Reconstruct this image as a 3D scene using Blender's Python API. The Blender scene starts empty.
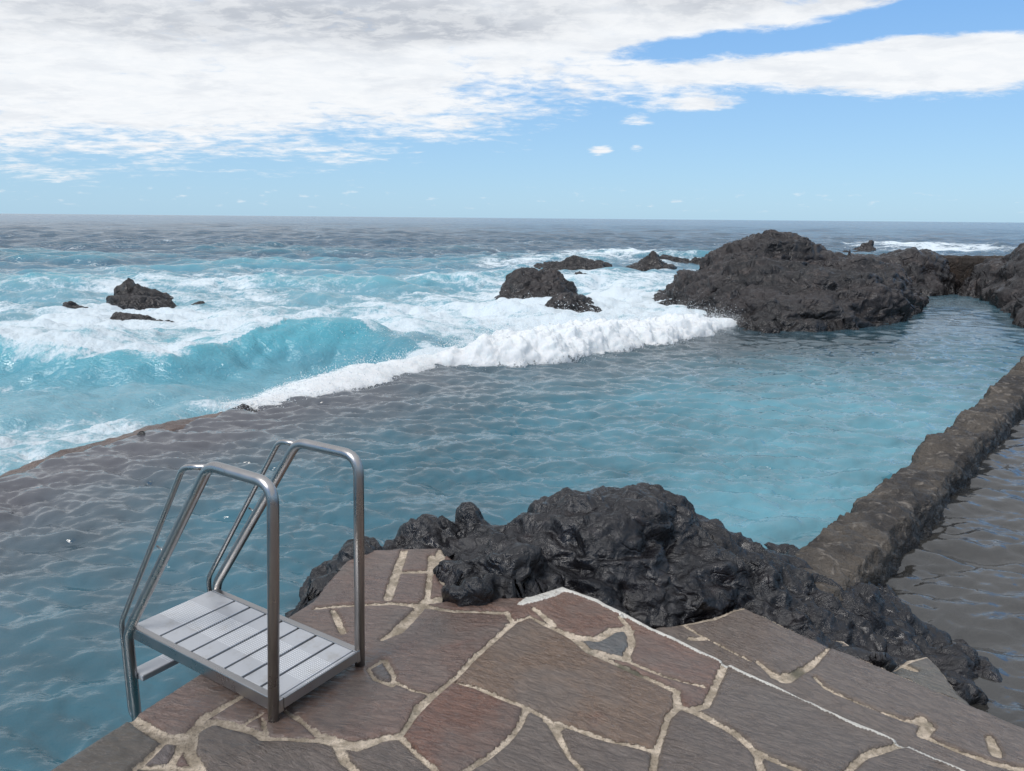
import bpy, math, random
import numpy as np
from mathutils import Vector, Matrix
random.seed(7)
rs = np.random.RandomState(11)
scene = bpy.context.scene
COL = scene.collection

# ------------------------------------------------------------------ camera
H = 1.7            # eye height above the terrace
F = 780.0
PITCH = math.atan((385.5 - 218.0) / F)
ROLL = 0.0088
WZ = -0.5          # pool water level
CP, SP = math.cos(PITCH), math.sin(PITCH)
CR, SR = math.cos(ROLL), math.sin(ROLL)
fwd = np.array([0, CP, -SP]); upv = np.array([0, SP, CP]); rgt = np.array([1.0, 0, 0])

def ray(u, v):
    du, dv = u - 512.0, v - 385.5
    a = du * CR + dv * SR
    b = -du * SR + dv * CR
    return fwd * F + rgt * a - upv * b     # a, b: offsets along the level axes

def G(u, v, z=0.0):            # a pixel of the photo laid on the level z
    d = ray(u, v); t = (z - H) / d[2]
    return np.array([d[0] * t, d[1] * t, z])

def V(u, v, Y):                # a pixel of the photo at distance Y
    d = ray(u, v); t = Y / d[1]
    return np.array([d[0] * t, Y, H + d[2] * t])

cam_d = bpy.data.cameras.new('camera'); cam = bpy.data.objects.new('camera', cam_d); COL.objects.link(cam)
cam_d.sensor_width = 36; cam_d.lens = F / 1024 * 36; cam_d.clip_end = 60000; cam_d.clip_start = 0.05
right = rgt * CR + upv * SR
up2 = -rgt * SR + upv * CR
M = Matrix(((right[0], up2[0], -fwd[0], 0), (right[1], up2[1], -fwd[1], 0), (right[2], up2[2], -fwd[2], H), (0, 0, 0, 1)))
cam.matrix_world = M
scene.camera = cam

# ------------------------------------------------------------------ noise
PERM = rs.permutation(256); PERM = np.concatenate([PERM, PERM, PERM])
GR = rs.normal(size=(256, 3)); GR /= np.linalg.norm(GR, axis=1)[:, None]; GR = GR.astype(np.float32)

from concurrent.futures import ThreadPoolExecutor
POOL = ThreadPoolExecutor(4)
GX, GY, GZ = [np.ascontiguousarray(GR[:, k]) for k in range(3)]
PERM = PERM.astype(np.int32)

def perlin(x, y, z):
    x = np.asarray(x, np.float32); y = np.asarray(y, np.float32); z = np.asarray(z, np.float32)
    x, y, z = np.broadcast_arrays(x, y, z)
    if x.size <= 40000: return _perlin(x, y, z)
    shp = x.shape; x = x.ravel(); y = y.ravel(); z = z.ravel(); out = np.empty(x.size, np.float32)
    def job(i): out[i:i + 32768] = _perlin(x[i:i + 32768], y[i:i + 32768], z[i:i + 32768])
    list(POOL.map(job, range(0, x.size, 32768)))
    return out.reshape(shp)

def _perlin(x, y, z):
    xi = np.floor(x).astype(np.int32); yi = np.floor(y).astype(np.int32); zi = np.floor(z).astype(np.int32)
    xf = x - xi; yf = y - yi; zf = z - zi
    xi &= 255; yi &= 255; zi &= 255
    s = lambda t: t * t * t * (t * (t * 6 - 15) + 10)
    u, v, w = s(xf), s(yf), s(zf)
    def g(i, j, k):
        h = PERM[PERM[PERM[xi + i] + yi + j] + zi + k]
        return GX[h] * (xf - i) + GY[h] * (yf - j) + GZ[h] * (zf - k)
    a = g(0,0,0) + u * (g(1,0,0) - g(0,0,0)); b = g(0,1,0) + u * (g(1,1,0) - g(0,1,0))
    c = g(0,0,1) + u * (g(1,0,1) - g(0,0,1)); d = g(0,1,1) + u * (g(1,1,1) - g(0,1,1))
    e = a + v * (b - a); f = c + v * (d - c)
    return (e + w * (f - e)) * 1.6

def fbm(x, y, z, o=4, lac=2.03, gain=.5):
    r = 0; a = 1.0; n = 0
    for i in range(o):
        r = r + a * perlin(x + 17.3 * i, y - 9.1 * i, z + 4.7 * i); n += a
        x = x * lac; y = y * lac; z = z * lac; a *= gain
    return r / n

def ridged(x, y, z, o=4, lac=2.1, gain=.5):
    r = 0; a = 1.0; n = 0
    for i in range(o):
        r = r + a * (1 - 2.2 * np.abs(perlin(x + 7.3 * i, y - 5.1 * i, z + 3.7 * i))); n += a
        x = x * lac; y = y * lac; z = z * lac; a *= gain
    return r / n

def sstep(a, b, x):
    t = np.clip((x - a) / (b - a), 0, 1); return t * t * (3 - 2 * t)

# ------------------------------------------------------------------ 2d helpers
def seg_dist(P, A):
    """distance of points to a polyline, index of parameter, nearest point, signed side"""
    A = np.asarray(A, float)[:, :2]
    best = np.full(len(P), 1e9); par = np.zeros(len(P)); near = np.zeros((len(P), 2)); side = np.zeros(len(P))
    for i in range(len(A) - 1):
        a, b = A[i], A[i + 1]; ab = b - a; L2 = ab @ ab + 1e-12
        t = np.clip(((P - a) @ ab) / L2, 0, 1)
        q = a + t[:, None] * ab; d = np.hypot(*(P - q).T)
        m = d < best
        best[m] = d[m]; par[m] = i + t[m]; near[m] = q[m]
        cr = ab[0] * (P[:, 1] - a[1]) - ab[1] * (P[:, 0] - a[0])
        side[m] = np.sign(cr[m])
    return best, par, near, side

def inside(P, poly):
    poly = np.asarray(poly)[:, :2]; r = np.zeros(len(P), bool); n = len(poly)
    for i in range(n):
        (x1, y1), (x2, y2) = poly[i], poly[(i + 1) % n]
        c = ((y1 > P[:, 1]) != (y2 > P[:, 1]))
        xx = (x2 - x1) * (P[:, 1] - y1) / (y2 - y1 + 1e-12) + x1
        r ^= c & (P[:, 0] < xx)
    return r

# ------------------------------------------------------------------ object helpers
def tag(o, label=None, cat=None, group=None, kind=None):
    if label: o['label'] = label
    if cat: o['category'] = cat
    if group: o['group'] = group
    if kind: o['kind'] = kind
    return o

def mesh_np(name, verts, faces, mat, parent=None, smooth=True, attrs=None):
    me = bpy.data.meshes.new(name)
    verts = np.asarray(verts, np.float32); faces = np.asarray(faces, np.int32)
    k = faces.shape[1]
    me.vertices.add(len(verts)); me.vertices.foreach_set('co', verts.ravel())
    me.loops.add(faces.size); me.loops.foreach_set('vertex_index', faces.ravel())
    me.polygons.add(len(faces)); me.polygons.foreach_set('loop_start', np.arange(0, faces.size, k, dtype=np.int32))
    me.update(calc_edges=True)
    me.polygons.foreach_set('use_smooth', np.full(len(faces), smooth))
    for n, a in (attrs or {}).items():
        a = np.asarray(a, np.float32)
        if a.ndim == 1:
            at = me.attributes.new(n, 'FLOAT', 'POINT'); at.data.foreach_set('value', a)
        else:
            if a.shape[1] == 3: a = np.hstack([a, np.ones((len(a), 1), np.float32)])
            at = me.attributes.new(n, 'FLOAT_COLOR', 'POINT'); at.data.foreach_set('color', a.ravel())
    me.materials.append(mat)
    o = bpy.data.objects.new(name, me); COL.objects.link(o)
    if parent: o.parent = parent
    return o

def grid_faces(nr, nc, keep=None, wrap=False):
    i = np.arange(nr - 1)[:, None]; j = np.arange(nc - 1)[None, :]
    a = (i * nc + j).ravel(); f = np.stack([a, a + 1, a + nc + 1, a + nc], 1)
    if wrap:
        i = np.arange(nr - 1); w = np.stack([i * nc + nc - 1, i * nc, (i + 1) * nc, (i + 1) * nc + nc - 1], 1); f = np.vstack([f, w])
    if keep is not None:
        f = f[keep[f].all(1)]
    return f

def compact(verts, faces, attrs):
    used = np.unique(faces); mp = np.full(len(verts), -1); mp[used] = np.arange(len(used))
    return verts[used], mp[faces], {k: v[used] for k, v in attrs.items()}

def empty(name, loc=(0, 0, 0), rz=0):
    o = bpy.data.objects.new(name, None); COL.objects.link(o); o.location = loc; o.rotation_euler[2] = rz; return o

# ------------------------------------------------------------------ node helpers
class NT:
    def __init__(s, name):
        s.m = bpy.data.materials.new(name); s.m.use_nodes = True; s.t = s.m.node_tree; s.t.nodes.clear()
        s.out = s.t.nodes.new('ShaderNodeOutputMaterial')
    def n(s, ty, ins=None, **kw):
        nd = s.t.nodes.new('ShaderNode' + ty)
        for k, v in kw.items(): setattr(nd, k, v)
        for k, v in (ins or {}).items(): s.set(nd, k, v)
        return nd
    def set(s, nd, k, v):
        i = nd.inputs[k]
        if hasattr(v, 'is_linked') or isinstance(v, bpy.types.NodeSocket): s.t.links.new(v, i)
        else: i.default_value = v
    def math(s, op, a, b=None, c=None, clamp=False):
        nd = s.t.nodes.new('ShaderNodeMath'); nd.operation = op; nd.use_clamp = clamp
        for i, v in enumerate((a, b, c)):
            if v is not None: s.set(nd, i, v)
        return nd.outputs[0]
    def mix(s, f, a, b, blend='MIX'):
        nd = s.t.nodes.new('ShaderNodeMix'); nd.data_type = 'RGBA'; nd.blend_type = blend; nd.clamp_factor = True
        s.set(nd, 0, f); s.set(nd, 6, a); s.set(nd, 7, b); return nd.outputs[2]
    def ramp(s, f, a, b, c=0.0, d=1.0, smooth=True):
        nd = s.t.nodes.new('ShaderNodeMapRange'); nd.interpolation_type = 'SMOOTHSTEP' if smooth else 'LINEAR'
        for i, v in enumerate((f, a, b, c, d)): s.set(nd, i, v)
        return nd.outputs[0]
    def noise(s, vec, scale, detail=4, rough=.5, dist=0.0, ty='FBM'):
        nd = s.n('TexNoise', {'Vector': vec, 'Scale': scale, 'Detail': detail, 'Roughness': rough, 'Distortion': dist}, noise_type=ty)
        return nd.outputs[0]
    def mapv(s, vec, scale=(1, 1, 1), rot=(0, 0, 0)):
        return s.n('Mapping', {'Vector': vec, 'Scale': scale, 'Rotation': rot}).outputs[0]
    def attr(s, name, col=False):
        nd = s.n('Attribute', attribute_name=name); return nd.outputs[0] if col else nd.outputs[2]
    def pos(s): return s.n('NewGeometry').outputs['Position']
    def bump(s, h, strength=1, dist=.01, normal=None):
        ins = {'Height': h, 'Strength': strength, 'Distance': dist}
        if normal: ins['Normal'] = normal
        return s.n('Bump', ins).outputs[0]
    def done(s, sh):
        s.t.links.new(sh, s.out.inputs[0]); return s.m

def col(r, g, b): return (r, g, b, 1)

def mat_water():
    t = NT('water')
    P = t.pos()
    body = t.attr('body', True); foam = t.attr('foam'); calm = t.attr('calm')
    rdist = t.attr('far')
    # small ripples
    n1 = t.noise(t.mapv(P, (1, 1.9, 1)), 7.0, 4, .6, .6)
    n2 = t.noise(t.mapv(P, (1, 1.6, 1), (0, 0, .5)), 22.0, 3, .5, .4)
    hh = t.math('ADD', t.math('MULTIPLY', n1, 1.0), t.math('MULTIPLY', n2, .25))
    b1 = t.n('Bump', {'Height': hh, 'Strength': t.math('MULTIPLY', calm, .34), 'Distance': .04}).outputs[0]
    # wind chop out at sea
    n3 = t.math('ADD', t.noise(t.mapv(P, (.35, 1.0, 1)), .40, 6, .68, .3), t.math('MULTIPLY', t.noise(t.mapv(P, (.3, 1.0, 1)), .09, 3, .6, .2), 1.5))
    b2 = t.n('Bump', {'Height': n3, 'Strength': rdist, 'Distance': 1.3, 'Normal': b1}).outputs[0]
    # foam lace
    l1 = t.noise(t.mapv(P, (1, .8, 1)), 3.2, 7, .68, 1.2, 'RIDGED_MULTIFRACTAL') if False else t.noise(P, 4.5, 8, .7, 1.5)
    l2 = t.noise(P, 26.0, 5, .7, .5)
    lace = t.math('ADD', t.math('MULTIPLY', t.math('SUBTRACT', l1, .5), 1.0), t.math('MULTIPLY', t.math('SUBTRACT', l2, .5), .7))
    fm = t.math('ADD', foam, t.math('MULTIPLY', lace, .85))
    mask = t.ramp(fm, .34, .80)
    wat = t.n('BsdfPrincipled', {'Base Color': body, 'Roughness': t.math('ADD', .03, t.math('MULTIPLY', rdist, .17)), 'IOR': 1.62, 'Normal': b2})
    bf = t.bump(t.noise(P, 12, 6, .7), .9, .06)
    fo = t.n('BsdfPrincipled', {'Base Color': col(.62, .69, .73), 'Roughness': .85, 'Specular IOR Level': .2, 'Normal': bf})
    mx = t.n('MixShader', {0: t.math('MULTIPLY', mask, .96), 1: wat.outputs[0], 2: fo.outputs[0]})
    return t.done(mx.outputs[0])

def mat_foam():
    t = NT('white_water'); P = t.pos()
    n = t.noise(P, 7, 8, .7, .3); n2 = t.noise(P, 45, 3, .7)
    c = t.mix(t.ramp(n, .35, .62), col(.86, .91, .93), col(.95, .96, .96))
    bp = t.bump(n, .5, .06)
    d = t.n('BsdfPrincipled', {'Base Color': c, 'Roughness': .9, 'Specular IOR Level': .1, 'Normal': bp, 'Subsurface Weight': .6, 'Subsurface Scale': .12, 'Subsurface Radius': (1, 1, 1)})
    tr = t.n('BsdfTranslucent', {'Color': col(.90, .93, .95), 'Normal': bp})
    mx = t.n('MixShader', {0: .35, 1: d.outputs[0], 2: tr.outputs[0]})
    e = t.attr('edge')
    e2 = t.math('ADD', e, t.math('MULTIPLY', t.math('SUBTRACT', t.noise(P, 14, 6, .75, .6),   .5), 2.6))
    tp = t.n('BsdfTransparent', {})
    m2 = t.n('MixShader', {0: t.ramp(e2, .2, .5), 1: tp.outputs[0], 2: mx.outputs[0]})
    return t.done(m2.outputs[0])

def mat_rock(name, c1, c2, c3, scale=1.0, rough=.45, wet=None, bumpd=.03, spec=.5, crack=1.0, micro=1.0):
    t = NT(name); P = t.pos()
    big = t.noise(P, 1.6 * scale, 6, .6, .3); mid = t.noise(P, 8 * scale, 8, .66, .9); fine = t.noise(P, 55 * scale, 6, .7)
    vor = t.n('TexVoronoi', {'Vector': t.n('VectorMath', {0: P, 1: t.n('TexNoise', {'Vector': P, 'Scale': 4 * scale, 'Detail': 3}).outputs[1]}, operation='ADD').outputs[0], 'Scale': 5.0 * scale}, feature='DISTANCE_TO_EDGE').outputs[0]
    vor2 = t.n('TexVoronoi', {'Vector': P, 'Scale': 38.0 * scale}).outputs[0]
    c = t.mix(t.ramp(big, .38, .62), c1, c2)
    c = t.mix(t.ramp(mid, .52, .75), c, c3)
    c = t.mix(t.math('MULTIPLY', t.ramp(fine, .35, .7), .55), c, t.mix(.5, c, col(.0, .0, .0)))
    h = t.math('ADD', t.math('MULTIPLY', mid, 1.0), t.math('MULTIPLY', fine, .28 * micro))
    h = t.math('ADD', h, t.math('MULTIPLY', t.ramp(vor, 0, .12), .30 * crack))
    h = t.math('ADD', h, t.math('MULTIPLY', vor2, .14 * micro))
    bp = t.bump(h, 1.0, bumpd)
    rg = t.ramp(t.noise(P, 6 * scale, 5, .7), .3, .7, rough - .12, rough + .22)
    if wet is not None:      # wet, darker band near the water line
        z = t.n('SeparateXYZ', {0: P}).outputs[2]
        w = t.ramp(t.math('ADD', z, t.math('MULTIPLY', t.math('SUBTRACT', mid, .5), .3)), wet[0], wet[1], 1, 0)
        c = t.mix(t.math('MULTIPLY', w, .65), c, col(.012, .011, .011)); rg = t.math('MULTIPLY', rg, t.math('SUBTRACT', 1, t.math('MULTIPLY', w, .5)))
    b = t.n('BsdfPrincipled', {'Base Color': c, 'Roughness': rg, 'Specular IOR Level': spec, 'Normal': bp})
    return t.done(b.outputs[0])

def mat_paving():
    t = NT('slate_paving'); P = t.pos()
    sd = t.attr('joint')      # metres: >0 stone, <0 mortar
    sc = t.attr('stone', True); wl = t.attr('paint'); wet = t.attr('wet'); hue = t.attr('rot')
    rv = t.n('VectorRotate', {'Vector': P, 'Angle': hue}, rotation_type='Z_AXIS').outputs[0]
    e = t.math('ADD', sd, t.math('MULTIPLY', t.math('SUBTRACT', t.noise(P, 42, 5, .65), .5), .022))
    mk = t.ramp(e, -.0015, .0025)     # 1 stone
    gr1 = t.noise(t.mapv(rv, (1.0, 3.2, 1)), 14, 9, .66, 1.0)
    gr2 = t.noise(t.mapv(rv, (1, 2.4, 1)), 48, 7, .72, .8)
    gr3 = t.noise(P, 260, 3, .7)
    patch = t.noise(P, 3.2, 5, .6, .5)
    c = t.mix(t.ramp(patch, .40, .68), sc, t.mix(.6, sc, col(.15, .13, .115)))
    c = t.mix(t.ramp(t.noise(P, 2.4, 4, .6, .8), .60, .78), c, t.mix(.5, c, col(.20, .072, .045)))
    c = t.mix(t.math('MULTIPLY', t.ramp(gr1, .40, .62), .55), c, t.mix(.6, c, col(.02, .018, .02)))
    c = t.mix(t.math('MULTIPLY', t.ramp(gr2, .5, .68), .45), c, col(.24, .20, .18))
    c = t.mix(t.math('MULTIPLY', t.ramp(gr3, .62, .75), .35), c, col(.26, .23, .2))
    mo = t.mix(t.ramp(t.noise(P, 14, 6, .7, .5), .38, .66), col(.34, .28, .21), col(.70, .59, .47))
    mo = t.mix(t.math('MULTIPLY', t.ramp(t.noise(P, 90, 4, .7), .5, .66), .6), mo, col(.11, .095, .07))
    mo = t.mix(t.ramp(t.noise(P, 2.1, 3, .6, .4), .56, .68), mo, col(.085, .085, .06))     # greenish old joints
    c = t.mix(mk, mo, c)
    pe = t.math('ADD', wl, t.math('MULTIPLY', t.math('SUBTRACT', t.noise(P, 60, 5, .7), .5), .012))
    pm = t.ramp(pe, .0, .003, 1, 0)
    c = t.mix(t.math('MULTIPLY', pm, t.ramp(t.noise(P, 30, 5, .7), .30, .42, .55, 1)), c, col(.60, .58, .53))
    w = t.ramp(t.math('ADD', wet, t.math('MULTIPLY', t.math('SUBTRACT', patch, .5), .9)), .3, .7)
    c = t.mix(t.math('MULTIPLY', w, .5), c, t.mix(.75, c, col(.0, .0, .0)))
    rg = t.math('ADD', t.math('MULTIPLY', gr2, .30), t.math('SUBTRACT', t.ramp(patch, .35, .65, .05, .32), t.math('MULTIPLY', w, .30)))
    rg = t.mix(mk, col(.85, .85, .85), rg)
    h = t.math('ADD', t.math('MULTIPLY', gr1, 1.15), t.math('MULTIPLY', gr2, .16))
    h = t.math('MULTIPLY', t.math('ADD', h, t.math('MULTIPLY', gr3, .05)), t.math('MULTIPLY', mk, t.math('SUBTRACT', 1, t.math('MULTIPLY', w, .72))))
    h = t.math('ADD', h, t.math('MULTIPLY', t.math('SUBTRACT', 1, mk), t.math('MULTIPLY', t.noise(P, 70, 6, .75), .9)))
    h = t.math('ADD', h, t.math('MULTIPLY', mk, .35))
    bp = t.bump(h, 1.0, .017)
    b = t.n('BsdfPrincipled', {'Base Color': c, 'Roughness': rg, 'Specular IOR Level': .5, 'Normal': bp})
    return t.done(b.outputs[0])

def mat_steel():
    t = NT('stainless_steel'); P = t.n('TexCoord').outputs['Object']
    n = t.noise(P, 9, 5, .7); n2 = t.noise(t.mapv(P, (1, 1, .08)), 160, 3, .6)
    rg = t.math('ADD', t.ramp(n, .3, .7, .20, .36), t.math('MULTIPLY', n2, .08))
    rust = t.ramp(t.noise(P, 14, 6, .75), .62, .78)
    c = t.mix(t.math('MULTIPLY', rust, .6), col(.40, .385, .375), col(.20, .14, .10))
    b = t.n('BsdfPrincipled', {'Base Color': c, 'Metallic': 1.0, 'Roughness': rg, 'Normal': t.bump(n2, .15, .0006)})
    return t.done(b.outputs[0])

def mat_slat(L):
    # powder-grey treads with an embossed lozenge strip down their middle
    t = NT('embossed_tread'); P = t.n('TexCoord').outputs['Object']
    sx = t.n('SeparateXYZ', {0: P})
    x, y = sx.outputs[0], sx.outputs[1]
    k = 330.0
    a = t.math('SINE', t.math('MULTIPLY', t.math('ADD', x, y), k)); b2 = t.math('SINE', t.math('MULTIPLY', t.math('SUBTRACT', x, y), k))
    dia = t.ramp(t.math('MULTIPLY', a, b2), .15, .6)
    zone = t.math('MULTIPLY', t.ramp(x, .13, .14), t.ramp(x, .27, .28, 1, 0))
    n = t.noise(P, 30, 6, .7); dirt = t.ramp(t.noise(P, 11, 6, .72), .50, .72)
    c = t.mix(t.math('MULTIPLY', dirt, .5), col(.47, .48, .50), col(.30, .28, .25))
    c = t.mix(t.math('MULTIPLY', t.math('MULTIPLY', dia, zone), .8), c, col(.85, .86, .88))
    h = t.math('ADD', t.math('MULTIPLY', t.math('MULTIPLY', dia, zone), 1.0), t.math('MULTIPLY', t.noise(P, 220, 3, .7), .25))
    b = t.n('BsdfPrincipled', {'Base Color': c, 'Metallic': .55, 'Roughness': t.ramp(n, .3, .7, .28, .5), 'Normal': t.bump(h, .7, .002)})
    return t.done(b.outputs[0])

M_water = mat_water(); M_foam = mat_foam()
M_lava = mat_rock('wet_lava_rock', col(.006, .006, .008), col(.011, .010, .012), col(.036, .030, .031), .8, .21, None, .026, .50, .4, .3)
M_far = mat_rock('sea_worn_rock', col(.011, .010, .011), col(.026, .021, .021), col(.075, .058, .052), .40, .34, (-.55, -.05), .065, .42, 1.0, .5)
M_wall = mat_rock('barnacled_concrete', col(.032, .028, .026), col(.088, .074, .060), col(.24, .21, .18), 1.2, .6, (-.45, -.22), .03, .35, .4)
M_back = mat_rock('stained_dark_concrete', col(.030, .024, .020), col(.055, .038, .028), col(.09, .06, .042), .5, .6, (-.5, 0), .05, .25)
M_weir = mat_rock('weedy_concrete', col(.10, .070, .060), col(.16, .11, .09), col(.05, .03, .02), 1.0, .3, None, .03, .5, .4)
M_pave = mat_paving(); M_steel = mat_steel()

# ------------------------------------------------------------------ key plan lines
weir = np.array([G(u, v, WZ)[:2] for u, v in [(-330, 600), (-120, 518), (0, 475), (60, 455), (110, 440), (170, 425), (235, 409), (300, 397), (380, 379), (440, 362),
                 (480, 361), (530, 362), (600, 352), (660, 342), (735, 327), (790, 318)]])
wallc = np.array([G(u, v, WZ + .22)[:2] for u, v in [(800, 600), (832, 563), (880, 516), (935, 463), (985, 415), (1030, 372), (1090, 318)]])

# ------------------------------------------------------------------ water
def spectrum(n, lmin, lmax, spread, main, seed, p=1.0):
    r = np.random.RandomState(seed)
    lam = np.exp(r.uniform(math.log(lmin), math.log(lmax), n)); th = main + r.normal(0, spread, n)
    return lam, th, r.uniform(0, 6.283, n), lam ** p

def waves(x, y, spec, sp, amp):
    x = x.astype(np.float32); y = y.astype(np.float32); sp = sp.astype(np.float32); o = [np.empty_like(x) for _ in range(3)]
    def job(i):
        q = slice(i, i + 32768)
        for a, b in zip(o, _waves(x[q], y[q], spec, sp[q], amp)): a[q] = b
    list(POOL.map(job, range(0, x.size, 32768)))
    return o

def _waves(x, y, spec, sp, amp):
    lam, th, ph, am = spec
    h = np.zeros_like(x); gx = np.zeros_like(x); gy = np.zeros_like(x); tot = math.sqrt((am ** 2).sum() / 2)
    for l, t, p, a in zip(lam, th, ph, am):
        l, t, p, a = float(l), float(t), float(p), float(a)
        k = 2 * math.pi / l; c, s = math.cos(t), math.sin(t)
        q = k * (x * c + y * s) + p
        f = np.clip(l / (2.6 * sp) - 1, 0, 1)
        h += a * f * np.sin(q); co = a * f * np.cos(q); gx += c * co; gy += s * co
    return h / tot * amp, gx / tot * amp, gy / tot * amp

def build_water():
    rr = [1.2]
    while rr[-1] < 24000:
        r = rr[-1]; rr.append(r + max(.022, .0034 * r, r * r * 4.5e-5))
    rr = np.array(rr)
    az = np.radians(np.concatenate([np.linspace(-180, -46, 50)[:-1], np.linspace(-46, 46, 1050), np.linspace(46, 180, 50)[1:]]))
    nr, nc = len(rr), len(az)
    R, A = np.meshgrid(rr, az, indexing='ij')
    x = (R * np.sin(A)).ravel(); y = (R * np.cos(A)).ravel(); R = R.ravel(); A = A.ravel()
    sp = np.maximum(np.maximum(.022, .0034 * R), R * R * 4.5e-5)
    sp = np.maximum(sp, R * np.where(np.abs(A) < .81, .0016, .045))
    near = R < 60
    P = np.stack([x, y], 1)
    dW = np.full(len(x), 60.0); sW = np.full(len(x), -1.0); parW = np.zeros(len(x))
    d, p, _, s = seg_dist(P[near], weir); dW[near] = d; sW[near] = -s; parW[near] = p
    # the weir runs left -> right, the pool lies on its right-hand (near) side
    dWs = dW * np.where(sW > 0, 1, -1)
    dWs[~near] = -60
    dL = np.full(len(x), 9.0); sL = np.full(len(x), 1.0)
    m = R < 30
    d, _, _, s = seg_dist(P[m], wallc); dL[m] = d; sL[m] = s
    pool = (dWs > 0)
    tide = pool & (sL < 0) & (x > 0) & (y < 12)
    back = (y > 14.5) & (x / np.maximum(y, .1) > .30)       # channel behind the big rock belongs to the pool
    pool = (pool | (back & (R < 23.5))) & ~tide
    pool = pool & (R < 23.5)
    # --- wave fields
    wx = x + .25 * perlin(x * .6, y * .6, 3.3); wy = y + .25 * perlin(x * .6, y * .6, 9.1)
    hp, px_, py_ = waves(wx, wy, spectrum(90, .07, .95, .80, -1.62, 3, .82), sp, .0175)
    wv = .35 * fbm(x * .9, y * .9, 21.0, 2)
    att = np.clip(.10 / sp - 1, 0, 1)
    chop = .016 * (ridged((x + wv) * 1.25, (y + wv) * 2.6, 31.0, 1) - .35) + .010 * att * (ridged((x + y * .25 + wv) * 2.9, (y - wv) * 5.6, 37.0, 1) - .35) + .0045 * att * (ridged((x - y * .3) * 6.5, (y + wv) * 12, 41.0, 1) - .35)
    hp = hp * .8 + 1.25 * chop
    hs, sx_, sy_ = waves(wx, wy, spectrum(60, .30, 3.2, .7, -1.35, 5, .95), sp, .060)
    hf, fx_, fy_ = waves(wx, wy, spectrum(60, 2.5, 16, .5, -1.3, 8, 1.0), sp, .125)
    gust = 1 + .5 * fbm(x * .25, y * .25, 1.7, 2)
    u = x / np.maximum(y, .3)
    poolk = sstep(-.12, .12, dWs); tk = tide.astype(float)
    poolk = np.where(back & (R < 23.5), 1.0, poolk)
    calmz = np.where(tide, .8, 1.0) * gust
    calmz *= 1 - .45 * sstep(12, 15, y) * poolk
    farK = sstep(8, 40, R) * (1 - poolk)
    level = WZ - .12 * (1 - poolk) * sstep(30, 8, R)
    h = level + poolk * hp * calmz + (1 - poolk) * (hs * (.7 + .6 * sstep(6, 14, R)) + hf * (.25 + .75 * farK) + .4 * hp)
    dx = -.8 * (poolk * px_ * calmz + (1 - poolk) * (sx_ + .7 * farK * fx_)); dy = -.8 * (poolk * py_ * calmz + (1 - poolk) * (sy_ + .7 * farK * fy_))
    # --- the long turquoise wave rolling in on the left
    crest = np.array([G(uu, vv, WZ + .2)[:2] for uu, vv in [(-260, 352), (-100, 345), (0, 345), (80, 350), (170, 349), (235, 341), (290, 334), (350, 332), (400, 338), (440, 347), (500, 350)]])
    mm = (R < 40)
    dC = np.full(len(x), 40.0); pC = np.zeros(len(x)); sC = np.ones(len(x))
    d, p, _, s = seg_dist(P[mm], crest); dC[mm] = d; pC[mm] = p; sC[mm] = -s
    dC = dC + .18 * fbm(x * .9, y * .9, 5.5, 3) * (dC < 5)
    front = sC > 0
    ampC = np.interp(pC, [0, 2, 3, 4, 5, 6, 7, 8, 9, 10], [.40, .38, .33, .26, .30, .36, .40, .34, .22, 0])
    prof = np.where(front, np.exp(-(np.maximum(dC, 0) / .62) ** 2), np.exp(-(np.maximum(dC, 0) / 1.5) ** 1.6))
    h += ampC * prof * (1 - poolk)
    h -= .10 * np.exp(-((dC - 1.3) / .6) ** 2) * front * (1 - poolk)
    # dark shoulder where the second wave meets the weir
    bx = G(455, 352, WZ)[:2]
    h += .0 * np.exp(-(((x - bx[0]) / 1.2) ** 2 + ((y - bx[1]) / .8) ** 2)) * (1 - poolk)
    # bulge of pool water pushed ahead of the broken wave
    ws = np.interp(parW, [8, 9, 10, 13, 14, 15], [0, .5, 1, 1, .4, 0])
    h += .13 * ws * np.exp(-(dW / .45) ** 2)
    # further swells
    for (yc, am, wd, uo) in ((27, .25, 1.8, .0), (46, .30, 2.6, .3), (75, .26, 4, .1)):
        yy = y - yc - 2.5 * np.sin(x * .09 + uo * 9) - 1.5 * fbm(x * .12, y * .05, uo * 7, 3)
        h += am * np.clip(.55 + 1.3 * perlin(x * .07, yc, uo), 0, 1.3) * np.where(yy < 0, np.exp(-(yy / (wd * .55)) ** 2), np.exp(-(yy / wd) ** 2)) * (1 - poolk) * (R < 400)
    # --- foam
    n_big = fbm(x * .35, y * .5, 2.2, 4); n_str = fbm(x * .55 + .3 * y, y * 2.0, 6.1, 5, 2.1, .6); n_f = ridged(x * 1.1 + n_big, y * 2.0 + 1.5 * n_str, 8.2, 5, 2.1, .6)
    F0 = np.interp(R, [5, 8, 11, 14, 18, 24, 34, 45, 62, 85, 130, 400], [.34, .33, .28, .38, .42, .37, .32, .22, .15, .05, .02, -.04])
    F0 = F0 - .05 + .42 * n_big + .60 * n_str + (.34 + .25 * (R < 13)) * (n_f - .35)
    behind = np.exp(-((dC - .9) / 1.3) ** 2) * (~front) * (R < 24) * np.interp(pC, [0, 4, 6, 8, 9.5], [.62, .5, .4, .35, .3])
    lip = np.exp(-(dC / .30) ** 2) * (R < 24) * np.interp(pC, [0, 4, 5, 7, 9, 10], [.8, .7, .45, .5, .6, .6])
    F0 = F0 + .75 * behind + .6 * lip
    F0 = F0 - .32 * front * np.exp(-((dC - .8) / .75) ** 2) * (R < 24)
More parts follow.
